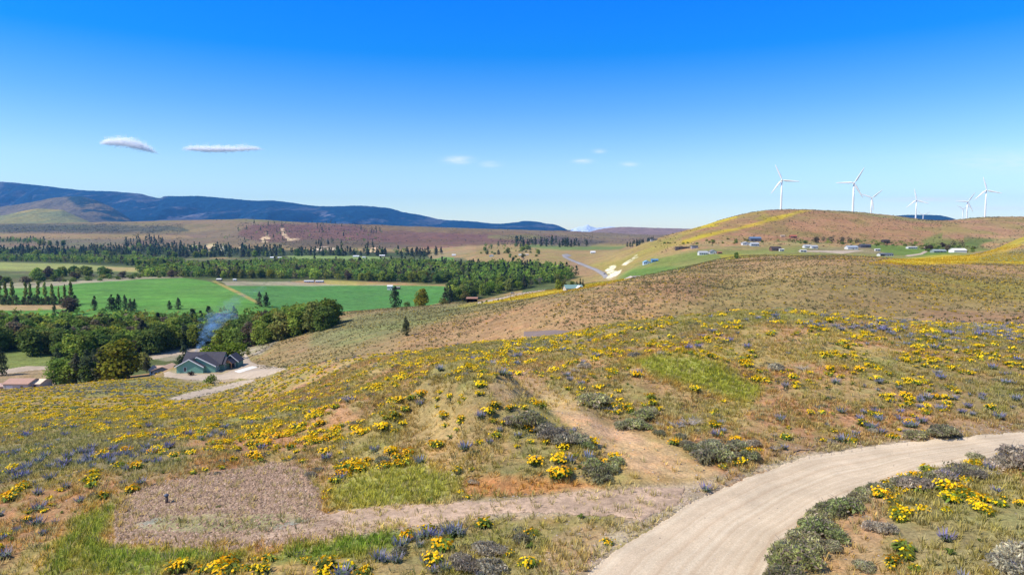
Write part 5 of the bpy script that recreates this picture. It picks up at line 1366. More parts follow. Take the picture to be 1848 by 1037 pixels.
# small grey sage tufts, grass and litter: nobody could count these
C = near_scatter(60000, 18, 260, 85); C = C[(C[:, 5] < 7.1) & (C[:, 4] < 1080)]
C = C[~inside_any(NOGO, C, -1) & ~inside_any(LUSH, C, 0) & ~inside_any(BARE, C, 3)]
m = rgn.random(len(C)) < 0.10 + 0.55 * clumpy(C, 5.0, 86, 0.45, 0.62)
C = C[m]; C = C[:22000]
sz = sized(len(C), 0.25, 0.75, 93)
tc = np.stack([1 + (rgn.random(len(C)) - 0.5) * 0.3, 1 + (rgn.random(len(C)) - 0.5) * 0.1, 1 + (rgn.random(len(C)) - 0.5) * 0.5], 1)
stuff_mass("sage_vegetation", np.concatenate([C[:, :3], sz[:, None], tc], 1), [sage_crown(70 + i, 30, (0.29, 0.30, 0.18), 0.4, 1.2) for i in range(5)] + [balsam_leaves(75 + i, 18) for i in range(3)], M_FOL)

def grass_tuft(seed, n=9, h=0.22, spread=0.10):
    rg = np.random.default_rng(seed)
    a = rg.random(n) * 6.283; r = spread * rg.random(n)
    b = np.stack([np.cos(a) * r, np.sin(a) * r, np.full(n, -0.02)], 1); t = b + np.stack([np.cos(a) * h * 0.5, np.sin(a) * h * 0.5, h * (0.6 + 0.5 * rg.random(n))], 1)
    s = np.stack([-np.sin(a), np.cos(a), np.zeros(n)], 1) * 0.012
    V = np.stack([b - s * 1.6, b + s * 1.6, t + s * 0.5, t - s * 0.5], 1).reshape(-1, 3); F = np.arange(n * 4).reshape(n, 4)
    c = np.repeat(0.7 + 0.6 * rg.random((n, 1)), 4, 0) * np.ones((1, 3))
    return V, F, c
D = near_scatter(230000, 17, 100, 87); D = D[(D[:, 5] < 7.1) & (D[:, 4] < 1100)]
keep = ~inside_any([ROAD], D, -4) & (~inside_any([PATH], D, -6 + 14 * 0) | (rgn.random(len(D)) < np.where(D[:, 4] < 740, 0.35, 0.04)))
lush = inside_any(LUSH, D, -3)
sdl = np.max([poly_sd(pl, D[:, 3], D[:, 4]) for pl in LUSH], 0); lush = sdl + (rgn.random(len(D)) - 0.5) * 26 + (noise(D[:, 0], D[:, 1], 1.2, 44, 3) - 0.5) * 30 > 0; thin = inside_any([TRACK, PAD], D, -2)
pr = np.where(lush, 1.0, np.where(thin, 0.12, 0.5 * clumpy(D, 2.5, 88, 0.35, 0.6) + 0.12))
D = D[keep & (rgn.random(len(D)) < pr)]
gc = COL[D[:, 6].astype(int), D[:, 7].astype(int)]
sdl = np.max([poly_sd(pl, D[:, 3], D[:, 4]) for pl in LUSH], 0); lu = (sdl > -10)[:, None]
gc = gc * np.where(lu, np.array([[1.45, 1.42, 0.75]]), np.array([[1.25, 1.3, 0.8]])) * (0.7 + 0.7 * rgn.random((len(D), 1)))
gc = np.where((rgn.random((len(D), 1)) < np.where(lu, 0.12, 0.3)), np.array([[0.45, 0.36, 0.16]]), gc)
stuff_mass("grass", np.concatenate([D[:, :3], (0.6 + 0.9 * rgn.random((len(D), 1))), gc], 1), [grass_tuft(i) for i in range(6)], M_FOL, 0, 0.15)
print("grass tufts", len(D), "sage tufts", len(C))

# stones of the pad and the track edges
def stone(seed):
    rg = np.random.default_rng(seed); d = np.array([(1,0,0),(0,1,0),(-1,0,0),(0,-1,0),(0,0,1),(0,0,-0.6)], float) * (0.7 + 0.6 * rg.random((6, 1)))
    d[:4, 2] += (rg.random(4) - 0.3) * 0.5
    f = np.array([(0,1,4,4),(1,2,4,4),(2,3,4,4),(3,0,4,4)])
    return d, f[:, :3], np.ones((6, 3))
E = near_scatter(260000, 26, 48, 95, 0.6)
sd = poly_sd(PAD, E[:, 3], E[:, 4]); grass_part = poly_sd([(225,945),(300,925),(420,922),(540,922),(560,945),(480,960),(340,965),(250,960)], E[:, 3], E[:, 4]) > 4
rim = (sd > -4) & (sd < 9) & (E[:, 4] > 940)
E = E[(sd > -5) & ((rgn.random(len(E)) < np.where(grass_part, 0.15, 0.8)) | rim)]
sz = 0.025 + 0.085 * rgn.random(len(E)) ** 3 + 0.03 * ((poly_sd(PAD, E[:, 3], E[:, 4]) < 9) & (E[:, 4] > 940))
g_ = 0.6 + 0.7 * rgn.random((len(E), 1)); tone = np.array([0.43, 0.30, 0.205]) * g_ + (rgn.random((len(E), 1)) < 0.12) * np.array([0.16, 0.14, 0.12])
stuff_mass("rubble", np.concatenate([E[:, :3], sz[:, None], tone], 1), [stone(i) for i in range(8)], M_STONE if "M_STONE" in globals() else M_FLOW, 0.0, 0.1)
E2 = near_scatter(300000, 20, 52, 96, 0.8)
sdt_ = poly_sd(TRACK, E2[:, 3], E2[:, 4]); sdr_ = poly_sd(ROAD, E2[:, 3], E2[:, 4]); sdp = poly_sd(PATH, E2[:, 3], E2[:, 4])
pr = np.where(sdt_ > -6, 0.22, 0) + np.where((sdr_ > -22) & (sdr_ < 3), 0.35, 0) + np.where(sdp > 0, 0.05, 0) + np.where(poly_sd(BARE[4], E2[:, 3], E2[:, 4]) > 0, 0.12, 0) + np.where(poly_sd(BARE[6], E2[:, 3], E2[:, 4]) > 0, 0.06, 0) + np.where(sdr_ > 3, 0.035, 0) + 0.004
E2 = E2[rgn.random(len(E2)) < pr]
sz = 0.015 + 0.05 * rgn.random(len(E2)) ** 3.5
tone = np.array([0.44, 0.37, 0.31]) * (0.5 + 0.9 * rgn.random((len(E2), 1)))
stuff_mass("gravel", np.concatenate([E2[:, :3], sz[:, None], tone], 1), [stone(10 + i) for i in range(6)], M_FLOW, 0.0, 0.1)
print("stones", len(E), len(E2))

# brush dotted over the hills behind
def dot_bush(seed, c):
    v, f, cc = sage_crown(seed, 7, c, 0.5, 1.0)
    v = (v - np.array([0, 0, 0.2])) * 1.0; v = v * np.array([1, 1, 1.0]); v[:, 2] = np.maximum(v[:, 2] + 0.2, 0)
    # larger cards for fewer of them
    ctr = v.reshape(-1, 4, 3).mean(1, keepdims=True); v = (ctr + (v.reshape(-1, 4, 3) - ctr) * 3.2).reshape(-1, 3)
    return v, f, cc
Hh = near_scatter(170000, 125, 640, 97, 0.80)
Hh = Hh[(Hh[:, 5] > 6.8) & (Hh[:, 4] > 440) & (Hh[:, 2] > 100 - 66)]
Hh = Hh[(Hh[:, 3] > 430)]
Hh = Hh[~inside_any([[(1000,592),(940,596),(940,620),(1000,616),(1052,602)]], Hh, -2)]
Hh = Hh[rgn.random(len(Hh)) < np.where(Hh[:, 3] > 1000, 0.34, 0.16) + 0.62 * clumpy(Hh, 30, 98, 0.38, 0.66)]
n = len(Hh)
MEAD = [[(868,545),(960,529),(1030,518),(1140,502),(1090,515),(1000,531),(930,541),(880,548)], [(1560,476),(1620,466),(1700,458),(1900,460),(1900,478),(1760,474),(1640,478)], [(1740,478),(1790,448),(1848,424),(1900,412),(1848,440),(1790,470)]]
yl_ = inside_any(MEAD, Hh, -1)
yel = rgn.random(n) < np.where(yl_, 0.9, 0) +  np.where(Hh[:, 3] > 1500, 0.26, 0.09)
tone = np.where(yel[:, None], np.array([[2.6, 1.9, 0.25]]), np.array([[1.0, 1.0, 1.0]]) * (0.65 + 0.6 * rgn.random((n, 1))))
stuff_mass("hill_vegetation", np.concatenate([Hh[:, :3], (0.4 + 0.65 * rgn.random((n, 1)) ** 2), tone], 1), [dot_bush(i, (0.22, 0.19, 0.065)) for i in range(6)], M_FOL, -0.02, 0.2)
Hh2 = near_scatter(60000, 900, 2300, 99, 0.80)
cu = Hh2[:, 3]; Hh2 = Hh2[(cu > 1180) & (Hh2[:, 2] > 100 - 45)]
Hh2 = Hh2[rgn.random(len(Hh2)) < 0.1 + 0.6 * clumpy(Hh2, 60, 100, 0.42, 0.6)]
n = len(Hh2)
stuff_mass("ridge_vegetation", np.concatenate([Hh2[:, :3], (1.2 + 1.6 * rgn.random((n, 1)) ** 2), np.ones((n, 3))], 1), [dot_bush(10 + i, (0.12, 0.12, 0.05)) for i in range(5)], M_FOL, -0.05, 0.3)
Hh3 = near_scatter(60000, 2300, 4400, 102, 0.80)
cu, cv = Hh3[:, 3], Hh3[:, 4]
pr = np.where((cv > 404) & (cv < 421) & (cu < 330), 0.5, 0) + np.where((cv > 428) & (cv < 446) & (cu < 330), 0.15, 0) + np.where((cu > 430) & (cv > 402) & (cu < 700), 0.28, 0.04) + np.where((cu > 900) & (cv > 424) & (cu < 1070), 0.3, 0)
Hh3 = Hh3[rgn.random(len(Hh3)) < pr * (0.2 + clumpy(Hh3, 130, 103, 0.4, 0.6))]
n = len(Hh3)
stuff_mass("plateau_vegetation", np.concatenate([Hh3[:, :3], (3.0 + 4.5 * rgn.random((n, 1)) ** 2), np.ones((n, 3))], 1), [dot_bush(20 + i, (0.085, 0.085, 0.055)) for i in range(5)], M_FOL, -0.05, 0.3)
print("hill dots", len(Hh), len(Hh2), n)

# ------------------------------------------------------------------ wind turbines
M_WHITE = plain_mat("turbine_white_paint", (0.80, 0.80, 0.80), 0.4, 0.4, 0.03, 0.1)
def blade_mb(ang, L=44.0):
    """a blade in the rotor plane (x right, z up), hub at the origin, root to tip"""
    b = MB(); d = Vector((math.sin(ang), 0, math.cos(ang))); s = Vector((math.cos(ang), 0, -math.sin(ang))); n = Vector((0, 1, 0))
    prof = [(0.0, 1.3, 1.3), (0.05, 1.3, 1.3), (0.13, 2.9, 1.2), (0.22, 3.5, 0.95), (0.5, 2.7, 0.7), (0.8, 1.8, 0.45), (0.97, 1.1, 0.25), (1.0, 0.12, 0.05)]
    V = []
    for r, c, t in prof:
        o = d * (r * L + 1.0)
        for k in range(8):
            a = k * math.pi / 4
            tw = 0.35 * (1 - r)
            e = math.cos(a) * c * 0.75 + c * 0.25; f = math.sin(a) * t * 0.8
            V.append(o + s * (e * math.cos(tw) - f * math.sin(tw)) + n * (f * math.cos(tw) + e * math.sin(tw)))
    F = [(i * 8 + k, i * 8 + (k + 1) % 8, (i + 1) * 8 + (k + 1) % 8, (i + 1) * 8 + k) for i in range(len(prof) - 1) for k in range(8)] + [tuple(range(8)), tuple(range(len(V) - 8, len(V)))]
    return b.add(V, F)
TURB = [(1411,325,1870,-24,0.35,"wind turbine first from the left, one blade level to the right"), (1541,330,1790,30,0.2,"tallest wind turbine, second from the left, one blade level to the left"),
        (1573,357,2460,50,0.2,"shorter wind turbine close right of the tallest one"), (1654,361,2700,-12,0.6,"wind turbine before the left end of the blue hill"),
        (1666,388,4500,62,0.2,"tiny distant wind turbine low before the blue hill"), (1746,364,2750,33,0.2,"front one of the overlapping turbine pair right of the blue hill"),
        (1738,377,4000,60,0.2,"small rear turbine of the overlapping pair right of the blue hill"), (1780,343,2260,-15,0.45,"last wind turbine on the right, standing on the flat ridge")]
for u, v, y, ang, yaw, lb in TURB:
    zh = CZ + y * tanv(v); x = q_of(u, v) * y; zg = float(ground(x, y))
    H = zh - zg + 1
    t = empty("wind_turbine", (x, y, zg - 1)); tag(t, lb, "wind turbine", "wind turbines beyond the hill")
    t.rotation_euler = (0, 0, -yaw)
    MB().lathe([(2.9, 0), (2.8, 1), (2.4, H * 0.5), (1.8, H - 2.4)], 20).build("tower", M_WHITE, t, True)
    nb = MB(); vs = []
    for yy, w, h0, h1 in ((-3.0, 1.3, -1.3, 1.4), (-2.0, 1.8, -1.9, 1.9), (6.5, 1.8, -1.8, 2.0), (8.2, 1.3, -0.9, 1.7)):
        vs += [(-w, yy, H + h0), (w, yy, H + h0), (w, yy, H + h1), (-w, yy, H + h1)]
    fs = [(i*4+k, i*4+(k+1) % 4, (i+1)*4+(k+1) % 4, (i+1)*4+k) for i in range(3) for k in range(4)] + [(0,1,2,3), (15,14,13,12)]
    nb.add(vs, fs).build("nacelle", M_WHITE, t)
    hub = MB().lathe([(0.3, -1.9), (1.2, -1.5), (1.7, -0.6), (1.7, 1.0)], 16).build("hub", M_WHITE, t, True)
    hub.location = (0, -4.0, H); hub.rotation_euler = (-math.pi / 2, 0, 0)
    hub.rotation_euler = (math.pi / 2, 0, 0); hub.scale = (1, 1, -1)
    for k in range(3):
        blade_mb(math.radians(ang + 120 * k)).build("blade", M_WHITE, t, True, (0, -4.2, H))

# ------------------------------------------------------------------ buildings
_mc = {}
def cm(name, col, rough=0.7, **kw):
    key = (name, col)
    if key not in _mc: _mc[key] = plain_mat(name, col, rough, **kw)
    return _mc[key]
M_GLASS, _n, _l, _b = new_mat("window_glass", 0.12, 0.5); _b.inputs["Base Color"].default_value = (0.03, 0.04, 0.05, 1)
M_TRIM = plain_mat("white_trim", (0.78, 0.78, 0.76), var=0.04)
def gable(b, x0, x1, y0, y1, zb, ze, zp, axis="y", walls=True, px=None):
    """walls up to the eaves plus both gable triangles"""
    b.box(x0, x1, y0, y1, zb, ze)
    if axis == "y":
        m = (x0 + x1) / 2 if px is None else px
        b.prism([(x0, ze), (x1, ze), (m, zp)], y0, y1)
    else:
        m = (y0 + y1) / 2 if px is None else px
        b.add([(x0, y0, ze), (x0, y1, ze), (x0, m, zp), (x1, y0, ze), (x1, y1, ze), (x1, m, zp)], [(0, 1, 2), (5, 4, 3), (0, 3, 4, 1), (1, 4, 5, 2), (2, 5, 3, 0)])
def roof_pair(b, x0, x1, y0, y1, ze, zp, axis="y", over=0.45, th=0.18, px=None):
    """two roof slabs with real thickness, a little beyond the walls"""
    if axis == "y":
        m = (x0 + x1) / 2 if px is None else px
        for xe in (x0, x1):
            sl = (zp - ze) / abs(m - xe); o = over if xe > m else -over
            ex, ez = xe + o, ze - sl * over
            b.prism([(ex, ez + 0.02), (m, zp + 0.02), (m, zp + th + 0.02), (ex, ez + th + 0.02)], y0 - over, y1 + over)
    else:
        m = (y0 + y1) / 2 if px is None else px
        for ye in (y0, y1):
            sl = (zp - ze) / abs(m - ye); o = over if ye > m else -over
            ey, ez = ye + o, ze - sl * over
            pts = [(ey, ez + 0.02), (m, zp + 0.02), (m, zp + th + 0.02), (ey, ez + th + 0.02)]
            vs = [(x0 - over, a, c) for a, c in pts] + [(x1 + over, a, c) for a, c in pts]
            b.add(vs, [(0, 1, 2, 3), (7, 6, 5, 4)] + [(i, 4 + i, 4 + (i + 1) % 4, (i + 1) % 4) for i in range(4)])
def window(parent, x, y, z, w, h, face="-y"):
    f = MB()
    t = 0.09
    if face == "-y":
        for a in ((x - w/2 - t, x + w/2 + t, y - 0.05, y, z - h/2 - t, z - h/2), (x - w/2 - t, x + w/2 + t, y - 0.05, y, z + h/2, z + h/2 + t), (x - w/2 - t, x - w/2, y - 0.05, y, z - h/2, z + h/2), (x + w/2, x + w/2 + t, y - 0.05, y, z - h/2, z + h/2)): f.box(*a)
        g = MB().box(x - w/2, x + w/2, y - 0.03, y, z - h/2, z + h/2)
    else:
        for a in ((x, x + 0.05, y - w/2 - t, y + w/2 + t, z - h/2 - t, z - h/2), (x, x + 0.05, y - w/2 - t, y + w/2 + t, z + h/2, z + h/2 + t), (x, x + 0.05, y - w/2 - t, y - w/2, z - h/2, z + h/2), (x, x + 0.05, y + w/2, y + w/2 + t, z - h/2, z + h/2)): f.box(*a)
        g = MB().box(x, x + 0.03, y - w/2, y + w/2, z - h/2, z + h/2)
    fo = g.build("window", M_GLASS, parent); f.build("frame", M_TRIM, fo)
    return fo

def house(u, v, y, w, d, h, rise, wallc, roofc, label, axis="x", yaw=0.0, name="house", cat="house", nwin=3, door=True, garage=0, group=None, flat=False, ym=None, door_dark=False, wing=None):
    if y is None: x, y, z = hit(u, v, ym)
    else:
        x = q_of(u, v) * y; z = float(ground(x, y))
    t = empty(name, (x, y, z), yaw); tag(t, label, cat, group)
    wm = cm("wall_paint", wallc); rm = cm("roof_cover", roofc)
    W = MB(); Rf = MB()
    blocks = [(-w/2, w/2, -d/2, d/2, h, axis)]
    if wing: blocks.append(wing)
    for k, (a0, a1, b0, b1, hh, ax) in enumerate(blocks):
        W = MB(); Rf = MB()
        if flat:
            W.box(a0, a1, b0, b1, -2.0, hh); Rf.box(a0 - .4, a1 + .4, b0 - .4, b1 + .4, hh + 0.003, hh + 0.35)
        else:
            gable(W, a0, a1, b0, b1, -2.0, hh, hh + rise, ax); roof_pair(Rf, a0, a1, b0, b1, hh, hh + rise, ax)
        W.build("wall", wm, t); Rf.build("roof", rm, t)
    yf = -d/2 - 0.01; n = nwin + (1 if door else 0) + garage
    for k in range(n):
        cx = -w/2 + w * (k + 0.5) / n
        if k < garage:
            MB().box(cx - 1.4, cx + 1.4, yf - 0.06, yf, 0.0, 2.3).build("garage_door", cm("garage_door", (0.05, 0.05, 0.06) if door_dark else (0.7, 0.7, 0.68)), t)
        elif door and k == n // 2:
            MB().box(cx - 0.5, cx + 0.5, yf - 0.06, yf, 0.0, 2.1).build("door", cm("door_paint", (0.12, 0.08, 0.06)), t)
        else: window(t, cx, yf, h * 0.55, min(1.5, w / n * 0.5), 1.2)
    return t

WH = (0.62, 0.61, 0.58); GR = (0.35, 0.36, 0.38); DK = (0.07, 0.065, 0.065); BRN = (0.17, 0.09, 0.055); TAN = (0.55, 0.40, 0.27)
bench = [
 (1180,438,1180,13,9,2.6,1.2,GR,DK,"low dark roofed house sunk on the ridge line left of the flat roofed ones","x",{}),
 (1231,446,900,20,9,3.2,1,(0.10,0.07,0.065),(0.06,0.05,0.05),"long dark flat roofed house on the upper bench","x",dict(flat=True)),
 (1253,448,880,9,8,4.0,1,(0.28,0.27,0.29),DK,"boxy grey flat roofed annex right of the long dark house","x",dict(flat=True)),
 (1268,464,800,12,9,2.8,2.2,WH,GR,"left one of two white walled houses with grey gables on the bench","x",{}),
 (1286,464,800,10,10,2.8,2.6,WH,(0.2,0.19,0.2),"right one of two white walled houses, gable end to the drone","y",{}),
 (1298,465,795,6,5,2.2,0.8,(0.33,0.15,0.08),(0.33,0.16,0.09),"small rust brown shed beside the two white gabled houses","x",dict(nwin=0)),
 (1167,478,830,10,9,2.8,2.2,(0.50,0.60,0.68),(0.22,0.42,0.60),"pale blue house on the green slope","y",{}),
 (1181,480,830,9,7,2.4,1.6,(0.14,0.26,0.38),(0.09,0.21,0.34),"darker blue garage beside the pale blue house","x",dict(nwin=1)),
 (1140,505,430,7.5,8,2.4,1.9,TAN,(0.48,0.40,0.35),"tan house with pale gable half hidden by the brown hill","y",{}),
 (1153,504,432,7,8,2.3,1.6,(0.5,0.36,0.28),(0.30,0.25,0.22),"lower tan wing house right of the pale gable","x",{}),
 (1362,433,980,18,12,4.6,2.6,(0.13,0.13,0.16),(0.10,0.16,0.26),"big barn with a dark blue roof on the upper bench","x",dict(name="barn",cat="barn",nwin=0,garage=2,door_dark=True)),
 (1346,440,900,12,9,3.0,2.0,WH,GR,"white house below the blue roofed barn, left one","y",{}),
 (1361,441,890,12,9,3.0,2.2,(0.40,0.45,0.50),GR,"grey-blue house below the blue roofed barn, right one","x",{}),
 (1399,458,800,13,10,3.2,2.8,(0.17,0.09,0.06),(0.06,0.045,0.045),"dark brown timber house on the middle bench","x",{}),
 (1456,452,860,10,9,2.8,1.8,WH,GR,"left one of the white pair with grey roofs on the middle bench","x",dict(garage=1)),
 (1468,453,855,9,9,2.8,1.8,WH,GR,"right one of the white pair with grey roofs on the middle bench","x",dict(garage=1)),
 (1536,455,860,15,11,3.2,2.2,WH,(0.30,0.34,0.40),"white barn with slate grey roof right of the white pair","x",dict(name="barn",cat="barn",garage=1,nwin=1)),
 (1560,451,900,15,10,3.0,2.2,(0.08,0.08,0.10),(0.06,0.065,0.085),"charcoal house right of the slate roofed barn","x",{}),
 (1597,467,760,17,9,2.6,1.3,WH,(0.10,0.11,0.14),"long white house with dark low roof in the green hollow","x",dict(garage=2,door_dark=True)),
 (1598,435,1010,11,9,4.0,2.0,(0.07,0.05,0.05),(0.05,0.04,0.04),"black-brown cabin on the slope above the white barns","x",dict(name="cabin",cat="cabin",nwin=2)),
 (1645,448,900,14,7,2.4,1.0,WH,(0.50,0.45,0.42),"low white building with pale roof by the looping track","x",dict(nwin=4)),
 (1665,449,900,6,5,2.2,0.9,TAN,(0.5,0.36,0.27),"small tan shed at the bend of the looping track","x",dict(nwin=1)),
 (1693,457,800,17,9,2.4,1.7,(0.25,0.30,0.27),(0.28,0.33,0.33),"grey-green low house left of the big white barn","x",{}),
 (1728,459,790,17,12,3.4,2.2,(0.76,0.75,0.72),(0.78,0.77,0.74),"big white barn with white roof on the right of the bench","x",dict(name="barn",cat="barn",nwin=0,garage=0,door=False)),
 (1431,431,1050,11,8,3.0,2.0,(0.22,0.08,0.05),(0.36,0.11,0.07),"red roofed house high above the middle bench","x",{}),
 (1412,432,1050,7,5,2.2,0.9,TAN,(0.5,0.38,0.28),"tan shed left of the red roofed house","x",dict(nwin=0)),
 (704,513,930,8,8,5.6,1.8,WH,WH,"white two storey house at the far edge of the green field","x",{}),
 (718,514,940,7,7,2.8,1.6,(0.12,0.10,0.10),(0.22,0.19,0.18),"dark garage right of the white two storey house","x",dict(nwin=0,garage=1,door_dark=True)),
 (558,508,1010,16,7,2.6,0.9,(0.35,0.36,0.42),WH,"left one of the long white roofed sheds beyond the field","x",dict(name="shed",cat="shed")),
 (577,508,1010,13,7,2.6,0.9,(0.35,0.36,0.42),WH,"right one of the long white roofed sheds beyond the field","x",dict(name="shed",cat="shed")),
 (396,508,1010,8,6,2.4,1.2,(0.25,0.2,0.18),WH,"small white roofed hut where the field track ends","x",dict(name="shed",cat="shed",nwin=1)),
 (424,507,1010,5,5,2.2,1.0,WH,WH,"tiny white shed right of the field track end","x",dict(name="shed",cat="shed",nwin=0)),
 (492,462,1900,14,9,3.0,2.0,WH,(0.8,0.8,0.8),"left white barn among the far conifers, below the rock chute","x",dict(name="barn",cat="barn")),
 (505,462,1900,12,9,3.0,1.5,WH,(0.75,0.75,0.75),"right white barn among the far conifers, below the rock chute","x",dict(name="barn",cat="barn")),
 (643,465,1950,20,10,3.6,1.6,WH,(0.82,0.82,0.82),"long white barn behind the pale far field, left one","x",dict(name="barn",cat="barn")),
 (657,466,1900,10,8,2.6,1.2,WH,(0.7,0.7,0.7),"small white shed between the two far white barns","x",dict(name="shed",cat="shed")),
 (690,464,1950,18,11,4.0,2.0,(0.10,0.08,0.08),(0.82,0.82,0.82),"dark walled barn with white roof behind the pale far field","x",dict(name="barn",cat="barn",nwin=0)),
 (819,451,1900,12,9,3.2,2.0,(0.6,0.6,0.6),(0.7,0.7,0.72),"pale house among brown trees on the slope beyond the woods","x",{}),
 (887,459,1700,13,9,3.0,2.6,WH,(0.62,0.66,0.72),"small white house with grey-blue roof on the slope left of the highway","y",{}),
 (940,460,1650,12,8,2.8,1.6,WH,WH,"white house at the left end of the pair left of the highway","x",{}),
 (951,459,1650,10,8,2.8,1.4,(0.6,0.45,0.35),(0.6,0.5,0.42),"tan roofed house at the right end of the pair left of the highway","x",{}),
 (1070,452,1750,14,10,4.2,2.2,WH,(0.82,0.82,0.82),"white barn among dark trees right of the highway top","x",dict(name="barn",cat="barn")),
 (1034,510,780,14,8,5.2,1.5,(0.42,0.26,0.14),(0.22,0.10,0.08),"tan wooden two storey lodge at the wood edge below the highway","x",dict(nwin=4)),
 (302,672,300,9.0,8,2.8,1.6,(0.13,0.15,0.18),(0.50,0.33,0.22),"house with a tan roof and dark walls left behind the green house","y",dict(nwin=2)),
 (290,670,306,6,8,2.4,1.3,(0.5,0.5,0.5),(0.46,0.31,0.22),"low tan roofed wing left of the dark walled house","x",dict(nwin=1)),
 (42,700,290,10.5,9,3.0,1.3,(0.52,0.50,0.45),(0.42,0.25,0.18),"cream shed with brown-red roof at the foot of the left slope","x",dict(name="shed",cat="shed",nwin=0,garage=1)),
 (66,700,292,8.5,8,2.6,1.2,(0.60,0.56,0.50),(0.72,0.58,0.42),"cream shed with pale yellow roof right of the brown roofed one","x",dict(name="shed",cat="shed",nwin=1)),
 (3,697,300,9,6,1.8,0.7,(0.40,0.28,0.22),(0.46,0.31,0.25),"low brownish roof at the left picture edge","x",dict(name="shed",cat="shed",nwin=0)),
]
for a in bench:
    kw = dict(a[11]); kw["axis"] = a[10]
    hs = house(*a[:10], **kw)
    if a[2] > 700: hs.scale = (0.86, 0.86, 0.86)
for kk, (u, v, y) in enumerate([(1410,457,792), (1583,452,850), (1449,459,790)]):
    house(u, v, y, (5, 6, 7)[kk], 2.6, 2.4, 0.4, WH, WH, ("white trailer at the right corner of the brown timber house", "small white trailer between the charcoal house and the hollow", "white trailer below the white pair of houses")[kk], name="trailer", cat="trailer", nwin=1)

# open brown shed on the meadow
x, y, z = at_depth(852, 551, 470)
t = empty("shed", (x, y, z)); tag(t, "dark brown shed with a rusty roof alone on the yellow meadow", "shed")
w_ = cm("shed_boards", (0.05, 0.025, 0.02), var=0.3, scale=2)
MB().box(-3.6, 3.6, 2.6, 2.75, -1, 2.9).build("back_wall", w_, t)
MB().box(-3.6, -3.45, -2.6, 2.6, -1, 2.7).build("side_wall", w_, t); MB().box(3.45, 3.6, -2.6, 2.6, -1, 2.7).build("side_wall", w_, t)
for px in (-3.5, -1.2, 1.2, 3.5): MB().box(px - .1, px + .1, -2.7, -2.5, -1, 2.6).build("post", w_, t)
rb = MB(); rb.add([(-4, -3.2, 2.65), (4, -3.2, 2.65), (4, 3.1, 3.15), (-4, 3.1, 3.15), (-4, -3.2, 2.85), (4, -3.2, 2.85), (4, 3.1, 3.35), (-4, 3.1, 3.35)], [(3,2,1,0),(4,5,6,7),(0,1,5,4),(1,2,6,5),(2,3,7,6),(3,0,4,7)])
rb.build("roof", cm("rusty_roof", (0.33, 0.17, 0.11), var=0.25), t)

# house with the green roof behind the brown hill
x, y, z = at_depth(1034, 529, 478)
t = empty("house", (x, y, z), 0.15); tag(t, "house with a grey-green roof and white gable edges behind the brown hill", "house")
b = MB(); gable(b, -6, 6, -5, 5, -1, 1.8, 3.9, "x"); b.build("wall", cm("wall_paint", (0.5, 0.42, 0.35)), t)
b = MB(); roof_pair(b, -6, 6, -5, 5, 1.8, 3.9, "x"); b.build("roof", cm("roof_cover", (0.17, 0.27, 0.24)), t)
b = MB(); gable(b, 0.5, 6.5, -7, -4, -1, 1.6, 3.4, "y"); b.build("gable_wall", cm("wall_paint", (0.5, 0.4, 0.33)), t)
b = MB(); roof_pair(b, 0.5, 6.5, -7.2, -2, 1.6, 3.4, "y", 0.5, 0.3); b.build("porch_roof", M_TRIM, t)
window(t, 3.5, -7.02, 1.2, 1.2, 0.8)

# --- the green house with the charcoal roof
HX, HY_, HZ = -131.0, 263.0, CZ - 55.0
t = empty("house", (HX, HY_, HZ)); tag(t, "large sage green house with a charcoal multi gable roof and gravel yard", "house")
M_SID = cm("green_siding", (0.17, 0.36, 0.27), var=0.06, scale=0.6); M_SID_SHADE = cm("shaded_green_siding", (0.13, 0.25, 0.19), var=0.06, scale=0.6)  # second siding is the same green with shade mixed into its colour
M_SHG = cm("charcoal_shingle", (0.060, 0.056, 0.070), 0.9, var=0.18, scale=1.2)
def part_gable(nm, mat, *a, **k):
    b = MB(); gable(b, *a, **k); return b.build(nm, mat, t)
def part_roof(*a, **k):
    b = MB(); roof_pair(b, *a, **k); return b.build("roof", M_SHG, t)
part_gable("wall", M_SID, 0, 10.4, 0, 12, -1.0, 2.6, 5.4, "y"); part_roof(0, 10.4, -0.01, 10, 2.6, 5.4, "y", over=0.5)
part_gable("wall", M_SID, 0.7, 14.5, 1.6, 12, -1.0, 2.6, 6.0, "y", px=7.6); part_roof(0.7, 14.5, 1.59, 9.7, 2.6, 6.0, "y", over=0.5, px=7.6)
part_gable("wall", M_SID_SHADE, -0.2, 15.0, 5.5, 14.5, -1.0, 2.62, 6.5, "x"); part_roof(-0.2, 15.0, 5.5, 14.5, 2.62, 6.5, "x", over=0.45)
part_gable("wall", M_SID_SHADE, 13.4, 19.2, 12.2, 17.5, -1.0, 2.5, 5.0, "y"); part_roof(13.4, 19.2, 12.2, 17.5, 2.5, 5.0, "y", over=0.45)
part_gable("wall", M_SID_SHADE, 10.0, 16.2, 6.0, 11.0, -1.0, 2.55, 4.7, "x"); part_roof(10.0, 16.2, 6.0, 11.0, 2.55, 4.7, "x", over=0.4)
def barge(x0, x1, m, yy, ze, zp, over=0.5):
    b = MB()
    for xe in (x0, x1):
        sl = (zp - ze) / abs(m - xe); o = over if xe > m else -over
        ex, ez = xe + o, ze - sl * over
        b.prism([(ex, ez - 0.14), (m, zp - 0.14), (m, zp + 0.24), (ex, ez + 0.24)], yy - 0.10, yy - 0.004)
    return b.build("barge_board", M_TRIM, t)
barge(0, 10.4, 5.2, -0.51, 2.6, 5.4); barge(5.0, 14.5, 7.6, 1.09, 4.72, 6.0) if False else None
b = MB(); b.prism([(15.0, 2.35 - 0.14), (7.6, 5.86), (7.6, 6.24), (15.0, 2.35 + 0.24)], 0.99, 1.086); b.build("barge_board", M_TRIM, t)
